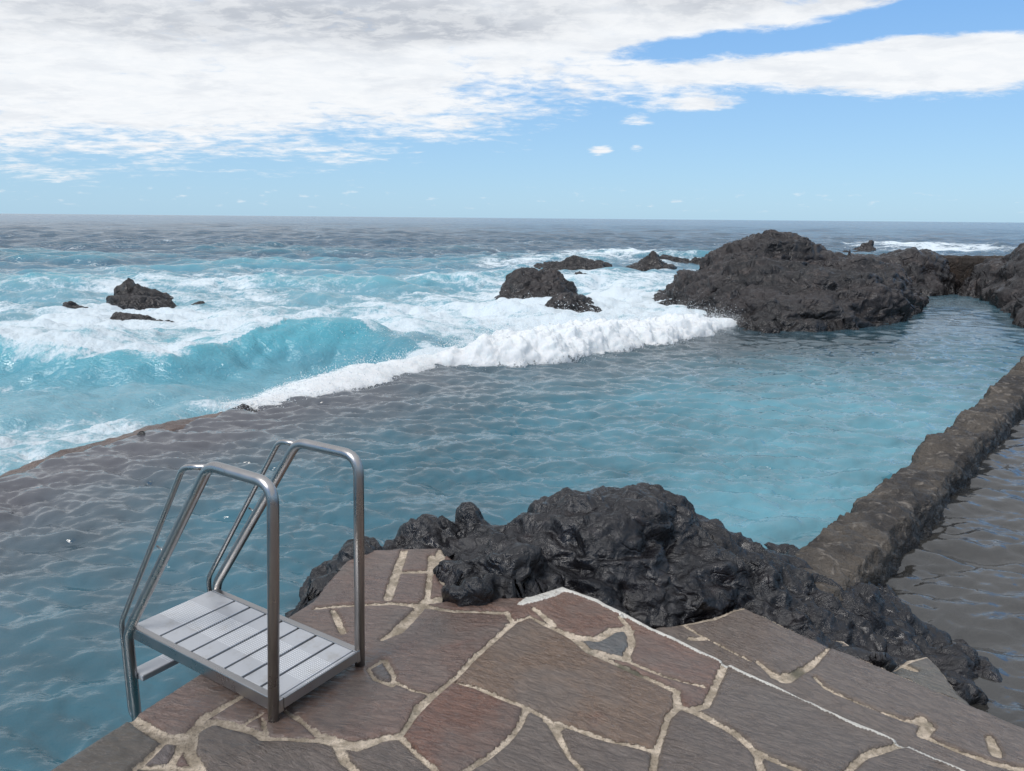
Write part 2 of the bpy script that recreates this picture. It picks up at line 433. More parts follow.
    # white water round the rocks and on the weir
    def blob(uu, vv, ru, rv, a, z=WZ):
        c = G(uu, vv, z); e = G(uu + ru, vv, z); n_ = G(uu, vv - rv, z)
        return a * np.exp(-(((x - c[0] - (u - c[0] / c[1]) * 0) / abs(e[0] - c[0])) ** 2 + ((y - c[1]) / abs(n_[1] - c[1])) ** 2))
    F0 += blob(140, 316, 120, 10, .55) + blob(60, 330, 90, 10, .45) + blob(620, 315, 120, 22, .50) + blob(640, 285, 90, 14, .25) + blob(320, 322, 90, 12, .35)
    F0 += blob(940, 248, 70, 3.5, .75) + blob(620, 255, 60, 5, .5) + blob(520, 262, 60, 6, .3) + blob(480, 300, 60, 16, .3) + blob(230, 282, 90, 6, .2) + blob(110, 290, 200, 9, .15)
    F0 -= blob(150, 262, 110, 5, .45) + blob(390, 262, 80, 5, .4) + blob(430, 345, 40, 9, .9) + blob(330, 350, 80, 9, .35)
    F0 += .62 * np.exp(-(dWs / .75) ** 2) * (dWs < .05) * np.interp(parW, [4, 6.6, 7, 15], [0, .1, 1, 1])
    foam = np.clip(F0, 0, 1.15) * (1 - poolk)
    # streaks of spent foam drifting on the pool right under the broken wave
    foam = foam + poolk * (.34 * ws * np.exp(-((dW - .1) / .35) ** 2))
    foam[~np.isfinite(foam)] = 0
    # churned lumps
    fmk = sstep(.45, .9, foam) * (R < 60)
    h += fmk * (.09 * fbm(x * 2.6, y * 2.6, 4.4, 5, 2.0, .62) + .14 * fbm(x * 1.1, y * 1.1, 2.4, 2)) * (1 - poolk)
    # --- colour of the water body (depth and air in it, plus some painted light and reflection)
    def C(r, g, b): return np.array([r, g, b])[None, :]
    sea_near = C(.115, .275, .335); sea_mid = C(.060, .21, .29); sea_far = C(.036, .088, .138); sea_vfar = C(.055, .115, .185)
    k1 = sstep(14, 40, R)[:, None]; k2 = sstep(24, 54, R + 12 * n_big)[:, None]; k3 = sstep(90, 500, R)[:, None]
    body = sea_near * (1 - k1) + sea_mid * k1; body = body * (1 - k2) + sea_far * k2; body = body * (1 - k3) + sea_vfar * k3
    face = (np.exp(-((dC - .45) / .6) ** 2) * front * (R < 24))[:, None]
    body = body * (1 - .8 * face) + C(.045, .235, .305) * .8 * face
    hk = (sstep(.0, .35, h - level) * sstep(70, 30, R))[:, None]
    body = body * (1 - .5 * hk) + C(.05, .32, .39) * .5 * hk  # light coming through the raised crests, painted into the body colour
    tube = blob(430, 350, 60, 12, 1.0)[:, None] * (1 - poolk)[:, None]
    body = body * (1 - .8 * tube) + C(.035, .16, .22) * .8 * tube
    # pool: shallow mauve shelf by the weir, deep blue-green further in
    shelf = (sstep(3.2, .3, dWs + .9 * fbm(x * .6, y * .6, 12.1, 3)) * np.interp(parW, [1, 6, 8, 10, 14], [1, 1, .8, .55, .4]))[:, None]
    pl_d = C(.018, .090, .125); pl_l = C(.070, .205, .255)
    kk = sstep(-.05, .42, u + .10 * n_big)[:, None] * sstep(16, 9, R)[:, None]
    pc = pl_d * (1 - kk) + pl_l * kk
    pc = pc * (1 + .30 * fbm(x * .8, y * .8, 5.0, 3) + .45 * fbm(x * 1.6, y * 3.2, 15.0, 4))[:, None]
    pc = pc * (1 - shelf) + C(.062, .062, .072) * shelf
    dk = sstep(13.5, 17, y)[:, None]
    pc = pc * (1 - .55 * np.exp(-((y - 14.2) / 2.4) ** 2) * sstep(.08, .22, u) * sstep(.58, .45, u))[:, None]  # dark reflection of the big rock, painted into the pool colour
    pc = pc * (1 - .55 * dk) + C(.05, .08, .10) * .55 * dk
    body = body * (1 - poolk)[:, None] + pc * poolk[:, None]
    tc = C(.032, .031, .029) * (1 + .6 * fbm(x * 1.2, y * 1.2, 3.1, 4))[:, None]
    body = np.where(tide[:, None], tc, body)
    calm = np.where(tide, .35, np.where(pool, .55, 2.4)) * sstep(60, 12, R)
    far = sstep(15, 70, R) * (1 - poolk) * .9
    verts = np.stack([x + dx, y + dy, h], 1)
    verts[:nc, 2] = WZ
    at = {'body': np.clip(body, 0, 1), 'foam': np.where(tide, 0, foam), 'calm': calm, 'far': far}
    faces = grid_faces(nr, nc)
    f0 = faces[:, 0]
    masks = {'tide_pool_water': tide[f0], 'pool_water': pool[f0], 'sea': ~(tide | pool)[f0]}
    for nme, mk in masks.items():
        v, f, a = compact(verts, faces[mk], at)
        tag(mesh_np(nme, v, f, M_water, attrs=a), kind='structure')
    tag(bpy.data.objects['tide_pool_water'], 'brown still shallow water right of the rough wall')
    tag(bpy.data.objects['pool_water'], 'rippled blue green water inside the natural pool')
    tag(bpy.data.objects['sea'], 'turquoise and grey open sea with breaking waves')
build_water()

# ------------------------------------------------------------------ broken wave, spray
def build_whitewater():
    pts = [(228, 410, .02, .35), (262, 403, .04, .5), (300, 396, .07, .7), (345, 386, .11, .8), (385, 377, .15, .9), (420, 368, .17, .7), (447, 365, .22, .5), (462, 365, .34, .6),
           (500, 365, .46, 1.1), (540, 362, .52, 1.3), (575, 357, .48, 1.3), (610, 350, .46, 1.3), (650, 344, .44, 1.3), (690, 336, .40, 1.1), (720, 329, .28, .8), (742, 324, .08, .4)]
    W = np.array([[*G(u, v, WZ)[:2], hh, ww] for u, v, hh, ww in pts])
    seg = np.r_[0, np.cumsum(np.hypot(*np.diff(W[:, :2], axis=0).T))]
    ns, nt = 760, 90
    s = np.linspace(0, seg[-1], ns); I = np.stack([np.interp(s, seg, W[:, k]) * (.88 if k == 2 else 1) for k in range(4)], 1)
    k = np.ones(25) / 25
    for c in range(4):
        pad = np.pad(I[:, c], 12, mode='edge'); I[:, c] = np.convolve(pad, k, 'valid')
    T = np.gradient(I[:, :2], axis=0); T /= np.linalg.norm(T, axis=1)[:, None]
    N = np.stack([T[:, 1], -T[:, 0]], 1)       # toward the pool
    t = np.linspace(0, 1, nt)
    # profile: foot, bulging front, rounded top, long back
    pd = np.interp(t, [0, .12, .25, .38, .55, .75, 1], [.36, .30, .17, -.06, -.42, -.80, -1.2])
    pz = np.interp(t, [0, .12, .25, .38, .55, .75, 1], [-.15, .22, .62, .95, .90, .50, -.12])
    kk = np.ones(9) / 9; pd = np.convolve(np.pad(pd, 4, mode='edge'), kk, 'valid'); pz = np.convolve(np.pad(pz, 4, mode='edge'), kk, 'valid')
    D = pd[None, :] * I[:, 3:4]; Z = WZ - .02 + pz[None, :] * I[:, 2:3] * (1 + .40 * perlin(s * .8, 0, 3.1) + .28 * perlin(s * 2.6, 0, 7.1))[:, None]
    D = D + .22 * perlin(s * .9, 1.0, 2.0)[:, None] + .10 * perlin(s * 2.9, 4.0, 2.0)[:, None]
    X = I[:, 0:1] + N[:, 0:1] * D; Y = I[:, 1:2] + N[:, 1:2] * D
    am = (I[:, 2:3] / .5) * (np.sin(np.clip(t, 0, 1) * math.pi) ** .5)[None, :]
    b = .7 - ridged(X * 1.6, Y * 1.6, Z * 1.6, 4, 2.1, .55); b2 = fbm(X * 4, Y * 4, Z * 4, 4, 2.1, .52); b3 = fbm(X * 19, Y * 19, Z * 19, 3, 2.1, .6)
    off = am * (.22 * b + .15 * b2 + .015 * b3)
    X = X + N[:, 0:1] * off * .6; Y = Y + N[:, 1:2] * off * .6; Z = Z + off * .8 * (pz > .1)[None, :] 
    edge = np.clip(np.minimum(np.minimum((1 - t) * 1.8, t * 5)[None, :], np.minimum(s, seg[-1] - s)[:, None] * 1.5), 0, 1)
    v = np.stack([X, Y, Z], -1).reshape(-1, 3)
    o = mesh_np('wave_foam', v, grid_faces(ns, nt), M_foam, attrs={'edge': edge.ravel()})
    tag(o, 'tumbling white crest of the wave breaking over the pool edge', 'wave foam', kind='stuff')
    # droplets
    r = np.random.RandomState(4)
    n = 30000
    i = r.randint(0, ns, n); j = r.randint(4, 62, n)
    base = np.stack([X[i, j], Y[i, j], Z[i, j]], 1)
    hh = I[i, 2]
    base += r.normal(0, 1, (n, 3)) * np.array([.13, .13, .08]) * (.4 + hh[:, None] * 1.6)
    base[:, 2] += np.abs(r.exponential(.13, n)) * hh * 1.9 * (j > 14)
    extra = []
    for (u, vv, Yd, n2, sx, sz) in [(690, 318, 15.4, 500, .35, .12), (715, 322, 14.8, 400, .3, .10), (545, 312, 17.2, 300, .5, .07), (520, 300, 18.0, 200, .3, .08), (150, 306, 20, 350, .7, .07),
                                    (60, 330, 14.6, 500, 1.0, .06), (200, 335, 13.8, 400, 1.0, .07), (310, 326, 14, 700, .9, .09), (380, 330, 13.2, 500, .6, .09), (470, 335, 13, 500, .4, .14)]:
        c = V(u, vv, Yd); q = c + r.normal(0, 1, (n2, 3)) * np.array([sx, .3, sz]); extra.append(q)
    base = np.vstack([base] + extra)
    n = len(base); sz = np.clip(r.lognormal(-5.8, .5, n), .0015, .010)
    octv = np.array([[1, 0, 0], [-1, 0, 0], [0, 1, 0], [0, -1, 0], [0, 0, 1], [0, 0, -1]], float)
    octf = np.array([[0, 2, 4], [2, 1, 4], [1, 3, 4], [3, 0, 4], [2, 0, 5], [1, 2, 5], [3, 1, 5], [0, 3, 5]])
    v = (base[:, None, :] + octv[None] * sz[:, None, None] * r.uniform(.6, 1.5, (n, 1, 3))).reshape(-1, 3)
    f = (octf[None] + np.arange(n)[:, None, None] * 6).reshape(-1, 3)
    o = mesh_np('sea_spray', v, f, M_foam, attrs={'edge': np.full(len(v), 5.0)})
    tag(o, 'white droplets thrown up by the breaking wave', 'spray', kind='stuff')
build_whitewater()

# ------------------------------------------------------------------ rocks
def tps(ctrl, P, smooth=1e-3):
    c = np.asarray(ctrl, float); n = len(c)
    def U(r2): return .5 * r2 * np.log(r2 + 1e-12)
    K = U(((c[:, None, :2] - c[None, :, :2]) ** 2).sum(-1)) + smooth * np.eye(n)
    Q = np.hstack([np.ones((n, 1)), c[:, :2]])
    A = np.block([[K, Q], [Q.T, np.zeros((3, 3))]])
    w = np.linalg.solve(A, np.r_[c[:, 2], 0, 0, 0])
    out = w[n] + P @ w[n + 1:]
    for i in range(n):
        out += w[i] * U(((P - c[i, :2]) ** 2).sum(1))
    return out

def rock(name, foot, ctrl, res, mat, label=None, cat='rock', amp=(.10, .04, .012), fr=2.0, floor=-1.0, drop=1.6, group=None, seed=0, smooth=1e-3, ext=.6, tilt=.6, sharp=.6, an=(0, 1, 1, 1)):
    foot = np.asarray(foot, float); ctrl = np.asarray(ctrl, float).reshape(-1, 3)
    lo = foot[:, :2].min(0) - ext; hi = foot[:, :2].max(0) + ext
    xs = np.arange(lo[0], hi[0], res); ys = np.arange(lo[1], hi[1], res)
    X, Y = np.meshgrid(xs, ys); P = np.stack([X.ravel(), Y.ravel()], 1)
    allc = np.vstack([foot, ctrl]); z = tps(allc, P, smooth)
    z = np.minimum(z, allc[:, 2].max() + .05)
    loop = np.vstack([foot, foot[:1]])
    d, par, nearp, _ = seg_dist(P, loop); ins = inside(P, foot)
    zb = np.interp(par, np.arange(len(loop)), loop[:, 2])
    z = np.where(ins, z, zb - drop * d - .4 * d * d)
    k = sstep(0, .12, d)
    Z = z.reshape(X.shape)
    gy, gx = np.gradient(Z, res, res)
    nrm = np.stack([-gx.ravel(), -gy.ravel(), np.ones(gx.size)], 1); nrm /= np.linalg.norm(nrm, axis=1)[:, None]
    x, y, zz = P[:, 0], P[:, 1], z
    o = seed * 13.7
    px0, py0, pz0 = x, y, zz
    ca, sa = math.cos(an[0]), math.sin(an[0]); x, y, zz = (x * ca + y * sa) * an[1], (-x * sa + y * ca) * an[2], zz * an[3]
    q = .6 * fbm(x * fr * .8 + o, y * fr * .8, zz * fr * .8, 3)
    a = .6 - ridged(x * fr + o + q, y * fr + q, zz * fr * 1.2, 3, 2.1, .45)
    b = .6 - ridged(x * fr * 2.7 + o, y * fr * 2.7 + 2 * q, zz * fr * 2.7, 3, 2.2, .5)
    b = (1 - sharp) * b + sharp * (ridged(x * fr * 2.3 + o + q, y * fr * 2.3 - q, zz * fr * 4.2, 5, 2.1, .6) - .4)
    a = a - .25
    c = fbm(x * fr * 11 + o, y * fr * 11, zz * fr * 11, 4, 2.1, .65)
    dsp = amp[0] * a + amp[1] * b + amp[2] * c
    x, y, zz = px0, py0, pz0
    v = np.stack([x, y, zz], 1) + nrm * dsp[:, None]
    v[:, 0] += tilt * amp[1] * fbm(x * fr * 2, y * fr * 2, zz * fr * 2 + 31 + o, 3) * 1.5
    v[:, 1] += tilt * amp[1] * fbm(x * fr * 2 + 31, y * fr * 2, zz * fr * 2 + o, 3) * 1.5
    keep = v[:, 2] > floor
    f = grid_faces(len(ys), len(xs), keep)
    v, f, _ = compact(v, f, {})
    ob = mesh_np(name, v, f, mat)
    return tag(ob, label, cat, group)

def ring(u0, v0, u1, v1, Y, dep, z=WZ - .15):
    """oval footprint standing in the water between two pixel columns"""
    a = V(u0, v0, Y); b = V(u1, v1, Y); cx = (a[0] + b[0]) / 2; rx = abs(b[0] - a[0]) / 2
    return [(cx + rx * math.cos(t), Y + dep * math.sin(t), z) for t in np.linspace(0, 2 * math.pi, 14)[:-1]]

# near lava rock between terrace and pool
foot = [G(u, v, z) for u, v, z in [(306, 612, -.30), (322, 606, -.06), (348, 568, -.05), (374, 555, -.05), (436, 557, -.04), (440, 578, -.03), (462, 600, -.02), (440, 607, -.01), (455, 612, -.02), (500, 613, -.03), (530, 600, -.03), (562, 590, -.05),
        (600, 604, -.06), (642, 626, -.12), (690, 628, -.22), (735, 612, -.20), (785, 632, -.22), (830, 652, -.22), (880, 668, -.24), (892, 674, -.36), (905, 662, -.36), (930, 660, -.38), (962, 700, -.48), (985, 690, -.52)]]
foot += [G(u, v, z) for u, v, z in [(992, 668, -.55), (960, 640, -.55), (905, 612, -.52), (872, 590, -.52), (838, 560, -.35), (800, 548, -.45)]]
e = G(760, 540, -.5); foot += [(e[0], e[1], -.6)]
for u, v, zt, ex in [(720, 530, -.05, .45), (665, 492, .14, .45), (620, 487, .16, .40), (560, 500, .08, .40), (525, 506, .04, .3), (500, 522, -.02, .3), (470, 510, .0, .45), (400, 527, -.08, .4), (345, 560, -.25, .22), (309, 597, -.45, .10)]:
    p = G(u, v, zt); d = p[:2] / np.linalg.norm(p[:2]); foot.append((p[0] + d[0] * ex, p[1] + d[1] * ex, -.62))
ctrl = [G(u, v, z) for u, v, z in [(665, 498, .13), (635, 494, .17), (600, 498, .16), (560, 503, .12), (528, 510, .07), (505, 523, .02), (470, 513, .05), (440, 518, .03), (405, 528, -.03), (375, 545, -.10), (700, 518, .08), (735, 545, -.02), (780, 556, -.10), (815, 578, -.20),
        (850, 600, -.26), (900, 628, -.35), (945, 648, -.42), (480, 560, .05), (540, 560, .08), (600, 540, .16), (640, 560, .08), (680, 560, .02), (600, 580, .02), (720, 590, -.10), (780, 605, -.16), (840, 635, -.24), (900, 650, -.36), (450, 560, .02), (640, 600, -.06), (500, 595, .03),
        (352, 558, -.03), (338, 568, -.03), (322, 590, -.04), (312, 604, -.08), (760, 570, -.05), ]] + [(*G(u, v, 0)[:2], z) for u, v, z in [(450, 601, .10), (510, 602, .10), (485, 602, .13), (466, 602, .12), (458, 580, .13), (446, 570, .09), (448, 558, .07), (530, 592, .10), (500, 580, .14), (520, 600, .10)]]
rock('lava_rock', foot, ctrl, .0075, M_lava, 'large black craggy lava outcrop between the paving and the pool', 'rock', amp=(.12, .085, .008), fr=1.85, floor=-.95, sharp=.3, an=(-.45, .60, 1.15, 1.1), seed=1, ext=.35, drop=2.5)

# big rock across the pool
wl = WZ - .05
foot = [G(u, v, wl) for u, v in [(655, 300), (676, 308), (700, 318), (730, 328), (775, 332), (820, 334), (862, 332), (898, 326), (919, 315), (924, 306)]]
foot += [(V(930, 300, 22.2)[0], 22.2, wl), (V(905, 290, 24)[0], 24, wl), (V(830, 280, 25)[0], 25, wl), (V(760, 280, 25)[0], 25, wl), (V(700, 280, 24.5)[0], 24.5, wl), (V(655, 285, 23.5)[0], 23.5, wl)]
ctrl = [V(u, v, Y) for u, v, Y in [(672, 289, 21.8), (688, 276, 21.4), (703, 263, 21.2), (716, 251, 21), (735, 241, 20.8), (752, 235, 20.8), (770, 231, 20.8), (800, 235, 20.8), (812, 247, 20.8), (822, 255, 20.9), (850, 257, 21), (875, 262, 21), (895, 272, 20.6),
        (908, 290, 19.4), (880, 272, 18.6), (850, 268, 18.6), (818, 272, 19.4), (790, 262, 19.4), (750, 260, 19.3), (720, 275, 19.0), (760, 290, 17.2), (800, 296, 17), (840, 292, 17), (870, 294, 17.2), (892, 302, 17.4), (700, 294, 19), (740, 308, 16.6), (850, 318, 16), (800, 318, 15.9),
        (770, 246, 22.6), (800, 262, 22.8), (850, 272, 23.2), (720, 264, 22.5), (826, 257, 21.5)]]
rock('sea_rock', foot, ctrl, .026, M_far, 'largest dark rugged rock rising at the far side of the pool', 'rock', amp=(.26, .22, .03), fr=.66, sharp=.6, an=(-.2, .7, 1.0, 1.7), seed=2, ext=1.0, drop=1.4)
# low boulder at its foot
def boulder(u0, u1, vb, peaks, dep, label, res=None, name='sea_rock', amp=None, seed=3, group='small rocks standing in the surf', fr=None, mat=None, z0=WZ - .08):
    c = G((u0 + u1) / 2, vb, z0); Y = c[1] + dep
    rx = abs(G(u1, vb, z0)[0] - G(u0, vb, z0)[0]) / 2 * 1.18
    sg = lambda q: math.copysign(abs(q) ** .65, q)
    ft = [(c[0] + rx * sg(math.cos(t)), Y + dep * sg(math.sin(t)), z0) for t in np.linspace(0, 2 * math.pi, 21)[:-1]]
    ct = [V(u, v, Y + k * dep) for u, v, k in peaks]
    s = rx
    return rock(name, ft, ct, res or max(.02, rx / 45), mat or M_far, label, 'rock', amp or (.22 * s, .09 * s, .02 * s), fr or 1.1 / s, seed=seed, ext=.25 * s + .1, group=group, smooth=1e-4)
G1 = 'dark rocks standing in the water'
boulder(737, 828, 337, [(750, 317, -.2), (766, 306, 0), (778, 300, .1), (792, 307, 0), (806, 316, 0), (816, 324, 0), (772, 318, -.6)], .9, 'low black boulder lying at the foot of the largest rock', seed=4, group=G1)
# rock on the left
boulder(100, 184, 309, [(108, 288, 0), (122, 279, .2), (138, 281, .2), (150, 286, .2), (160, 293, .1), (170, 302, 0), (130, 292, -.5), (150, 300, -.5), (112, 298, -.4)], 1.0, 'lone dark rock awash in white foam at the left of the sea', seed=5, group=G1)
boulder(54, 90, 315, [(64, 306, 0), (74, 304, 0), (84, 308, 0)], .5, 'small flat reddish rock left of the lone foam washed rock', seed=6, group=G1)
boulder(98, 152, 327, [(110, 319, 0), (128, 312, 0), (143, 314, .1)], .6, 'low half drowned rock in front of the lone foam washed rock', seed=7, group=G1)
# middle cluster
boulder(503, 586, 305, [(510, 280, 0), (516, 270, 0), (530, 267, .2), (546, 269, .3), (560, 272, .2), (572, 281, .1), (580, 290, 0), (530, 285, -.5), (555, 290, -.5)], 1.2, 'steep dark rock with water running down, middle of the surf', seed=8, group=G1)
boulder(543, 600, 314, [(555, 298, 0), (568, 292, 0), (582, 297, 0), (592, 304, 0)], .6, 'reddish brown boulder in front of the steep wet rock', seed=9, group=G1)
boulder(566, 606, 287, [(578, 273, 0), (590, 275, 0), (598, 279, 0)], .8, 'small rock close behind the steep wet rock', seed=10, group=G1)
boulder(543, 612, 273, [(550, 262, 0), (560, 260, 0), (572, 256, 0), (584, 260, 0), (596, 257, 0), (606, 263, 0)], 1.6, 'long low toothed reef behind the steep wet rock', seed=11, group=G1)
boulder(632, 674, 269, [(644, 260, 0), (652, 252, 0), (660, 258, 0)], 1.2, 'pyramid shaped small dark rock between the reef and largest rock', seed=12, group=G1)
boulder(656, 692, 265, [(664, 256, 0), (674, 255, 0), (684, 259, 0)], 1.0, 'flat topped small rock right behind the pyramid shaped rock', seed=13, group=G1)
boulder(689, 708, 265, [(698, 257, 0)], .7, 'tiny pointed rock nearest the left flank of the largest rock', seed=14, group=G1)
boulder(646, 686, 309, [(658, 302, 0), (670, 301, 0)], .5, 'flat black rock drowned in foam left of the largest rock', seed=15, group=G1)
boulder(850, 880, 254, [(872, 241, 0), (874, 242, 0), (862, 247, 0)], 1.6, 'far slanting wedge rock beyond the back ridge', seed=16, group=G1)
# ridge and rocks closing the pool at the back right
def back_side():
    z = WZ - .1
    ft = [G(u, v, z) for u, v in [(865, 301), (900, 301), (930, 300), (952, 298)]] + [(V(965, 290, 26)[0], 26, z), (V(940, 290, 28)[0], 28, z), (V(830, 290, 28)[0], 28, z), (V(790, 290, 27)[0], 27, z), (V(810, 290, 24)[0], 24, z)]
    ct = [V(u, v, Y) for u, v, Y in [(805, 254, 25.8), (835, 255, 25.8), (865, 255, 25.8), (885, 257, 25.6), (900, 253, 25.4), (920, 251, 25.3), (935, 255, 25.2), (944, 266, 24.8), (925, 270, 24.2), (895, 270, 24.2), (940, 286, 23.9), (905, 286, 23.6), (860, 259, 26.5), (920, 254, 26.5)]]
    rock('sea_rock', ft, ct, .035, M_far, 'dark ridge behind the right end of the largest rock', 'rock', amp=(.24, .14, .02), fr=.7, sharp=.55, seed=21, ext=.8, group='rocks closing the pool')
    ft = [G(u, v, z) for u, v in [(962, 300), (990, 307), (1010, 320), (1024, 336), (1060, 350), (1120, 360), (1250, 360)]] + [(V(1200, 290, 26)[0], 26, z), (V(1000, 290, 27)[0], 27, z), (V(950, 290, 26.5)[0], 26.5, z)]
    ct = [V(u, v, Y) for u, v, Y in [(968, 284, 23.8), (980, 272, 23.8), (1000, 262, 23.4), (1014, 255, 23.0), (1030, 245, 22.8), (1060, 240, 22.5), (1100, 238, 22.5), (1160, 250, 22), (1000, 285, 21.6), (1018, 278, 20.6), (1022, 302, 18), (1060, 290, 18), (1100, 300, 17.5), (1160, 290, 18), (990, 266, 25), (1060, 245, 25)]]
    rock('sea_rock', ft, ct, .035, M_far, 'dark sloping rock at the right edge closing the pool', 'rock', amp=(.24, .14, .02), fr=.7, sharp=.55, seed=22, ext=.8, group='rocks closing the pool')
    boulder(1008, 1052, 256, [(1018, 240, 0), (1024, 234, 0), (1036, 234, 0), (1044, 242, 0)], .7, 'knobbly rock crowning the sloping rock at the right edge', seed=23, group='rocks closing the pool', z0=1.05) if False else None
back_side()

def slab_wall(name, line, w, zt, zb, mat, label, cat, rough=.05, fr=2.5, seg=.03, prof=None, seed=0, ztop_f=None):
    L = np.asarray(line)[:, :2]; s = np.r_[0, np.cumsum(np.hypot(*np.diff(L, axis=0).T))]
    n = int(s[-1] / seg); q = np.linspace(0, s[-1], n); C_ = np.stack([np.interp(q, s, L[:, 0]), np.interp(q, s, L[:, 1])], 1)
    k = max(3, n // 12) | 1
    for c in range(2): C_[:, c] = np.convolve(np.pad(C_[:, c], k // 2, mode='reflect', reflect_type='odd'), np.ones(k) / k, 'valid')
    T = np.gradient(C_, axis=0); T /= np.linalg.norm(T, axis=1)[:, None]; N = np.stack([T[:, 1], -T[:, 0]], 1)
    prof = prof or [(-.62, 0), (-.58, .5), (-.52, .85), (-.40, .98), (0, 1), (.38, .98), (.48, .88), (.52, .5), (.55, 0)]
    m = int((w + 2 * (zt - zb)) / seg); pp = np.array(prof); pl = np.r_[0, np.cumsum(np.hypot(np.diff(pp[:, 0]) * w, np.diff(pp[:, 1]) * (zt - zb)))]
    tt = np.linspace(0, pl[-1], m); px_ = np.interp(tt, pl, pp[:, 0]) * w; pz = np.interp(tt, pl, pp[:, 1])
    X = C_[:, :1] + N[:, :1] * px_; Y = C_[:, 1:] + N[:, 1:] * px_
    Zt = zt if ztop_f is None else zt + ztop_f(q)[:, None]
    Z = zb + pz[None, :] * (Zt - zb) + 0 * X
    o = seed * 9.1
    dsp = rough * (ridged(X * fr + o, Y * fr, Z * fr, 4) - .4) + .4 * rough * fbm(X * fr * 5, Y * fr * 5, Z * fr * 5, 4, 2.1, .6) + .8 * rough * fbm(X * .8, Y * .8, Z + o, 2)
    sg = np.clip(px_ / (w * .5), -1, 1)[None, :]
    X = X + N[:, :1] * dsp * sg; Y = Y + N[:, 1:] * dsp * sg; Z = Z + dsp * pz[None, :]
    v = np.stack([X, Y, Z], -1).reshape(-1, 3); f = grid_faces(n, m)
    # end caps as fans
    e0 = v[:m].mean(0); e1 = v[-m:].mean(0)
    vv = np.vstack([v, e0, e1]); b = len(v); j = np.arange(m - 1)
    cap = np.vstack([np.stack([j + 1, j, np.full(m - 1, b), np.full(m - 1, b)], 1), ])
    base = (n - 1) * m
    me_f = [tuple(a) for a in f]
    o_ = mesh_np(name, v, f, mat)
    return tag(o_, label, cat)

pool_wall_line = np.vstack([G(775, 622, WZ + .2)[:2], wallc, ])
slab_wall('pool_wall', pool_wall_line, .40, WZ + .27, WZ - .5, M_wall, 'rough weathered concrete wall dividing pool from tide pool', 'wall', rough=.050, fr=2.6, seg=.014, seed=2,
          ztop_f=lambda q: .03 * np.sin(q * 1.7) + .05 * perlin(q * 1.1, 0, 5.5))
slab_wall('weir_wall', weir[1:11], .42, WZ - .022, WZ - .6, M_weir, 'thin submerged wall edge where the pool spills to the sea', 'wall', rough=.035, fr=1.6, seg=.03, seed=5,
          ztop_f=lambda q: .03 * perlin(q * .8, 0, 9.5))
bw = [V(925, 290, 25.6)[:2], V(950, 290, 25.5)[:2], V(975, 290, 25.4)[:2], V(1030, 290, 25.2)[:2]]
slab_wall('back_wall', bw, .6, V(950, 256, 25.4)[2], WZ - .5, M_back, 'brown concrete wall between the dark rocks at the back', 'wall', rough=.06, fr=1.5, seg=.04, seed=6)
# two stones perched on the ridge
for u, lab in ((823, 'left one of two small upright stones on the back ridge'), (849, 'right one of two small upright stones on the back ridge')):
    c = V(u, 259, 22.2); top = V(u, 249, 22.2)
    ft = [(c[0] + .085 * math.cos(t), 22.2 + .085 * math.sin(t), c[2] - .2) for t in np.linspace(0, 2 * math.pi, 11)[:-1]]
    rock('ridge_stone', ft, [(c[0], 22.2, top[2]), (c[0] + .03, 22.2, top[2] - .03), (c[0] - .04, 22.2, top[2] - .04)], .012, M_far, lab, 'stone', amp=(.02, .01, .004), fr=6, seed=int(u), ext=.05, floor=c[2] - .6, drop=9, group='small stones on the back ridge')
# knob at the right end of the pool wall
c = G(1024, 376, WZ + .2)
ft = [(c[0] + .16 * math.cos(t), c[1] + .16 * math.sin(t), WZ + .15) for t in np.linspace(0, 2 * math.pi, 11)[:-1]]
rock('wall_stone', ft, [(c[0], c[1], WZ + .52), (c[0] + .06, c[1], WZ + .46), (c[0] - .05, c[1] + .03, WZ + .46)], .012, M_wall, 'dark stone set on top of the dividing wall', 'stone', amp=(.04, .02, .008), fr=4, seed=31, ext=.06, floor=-.5, drop=6)
# weed-grown stones poking from the weir
for u, v, w_, lab in ((243, 408, .13, 'dark weed covered stone on the spill edge, nearest the surf'), (140, 436, .09, 'dark stone on the spill edge, furthest to the left')):
    c = G(u, v, WZ)
    ft = [(c[0] + w_ * 1.4 * math.cos(t), c[1] + w_ * .7 * math.sin(t), WZ - .03) for t in np.linspace(0, 2 * math.pi, 11)[:-1]]
    rock('spill_edge_stone', ft, [(c[0], c[1], WZ + .05), (c[0] + .05, c[1], WZ + .04)], .012, M_lava, lab, 'stone', amp=(.035, .02, .008), fr=5, seed=int(u), ext=.06, floor=-.8, drop=2, group='stones on the spill edge')

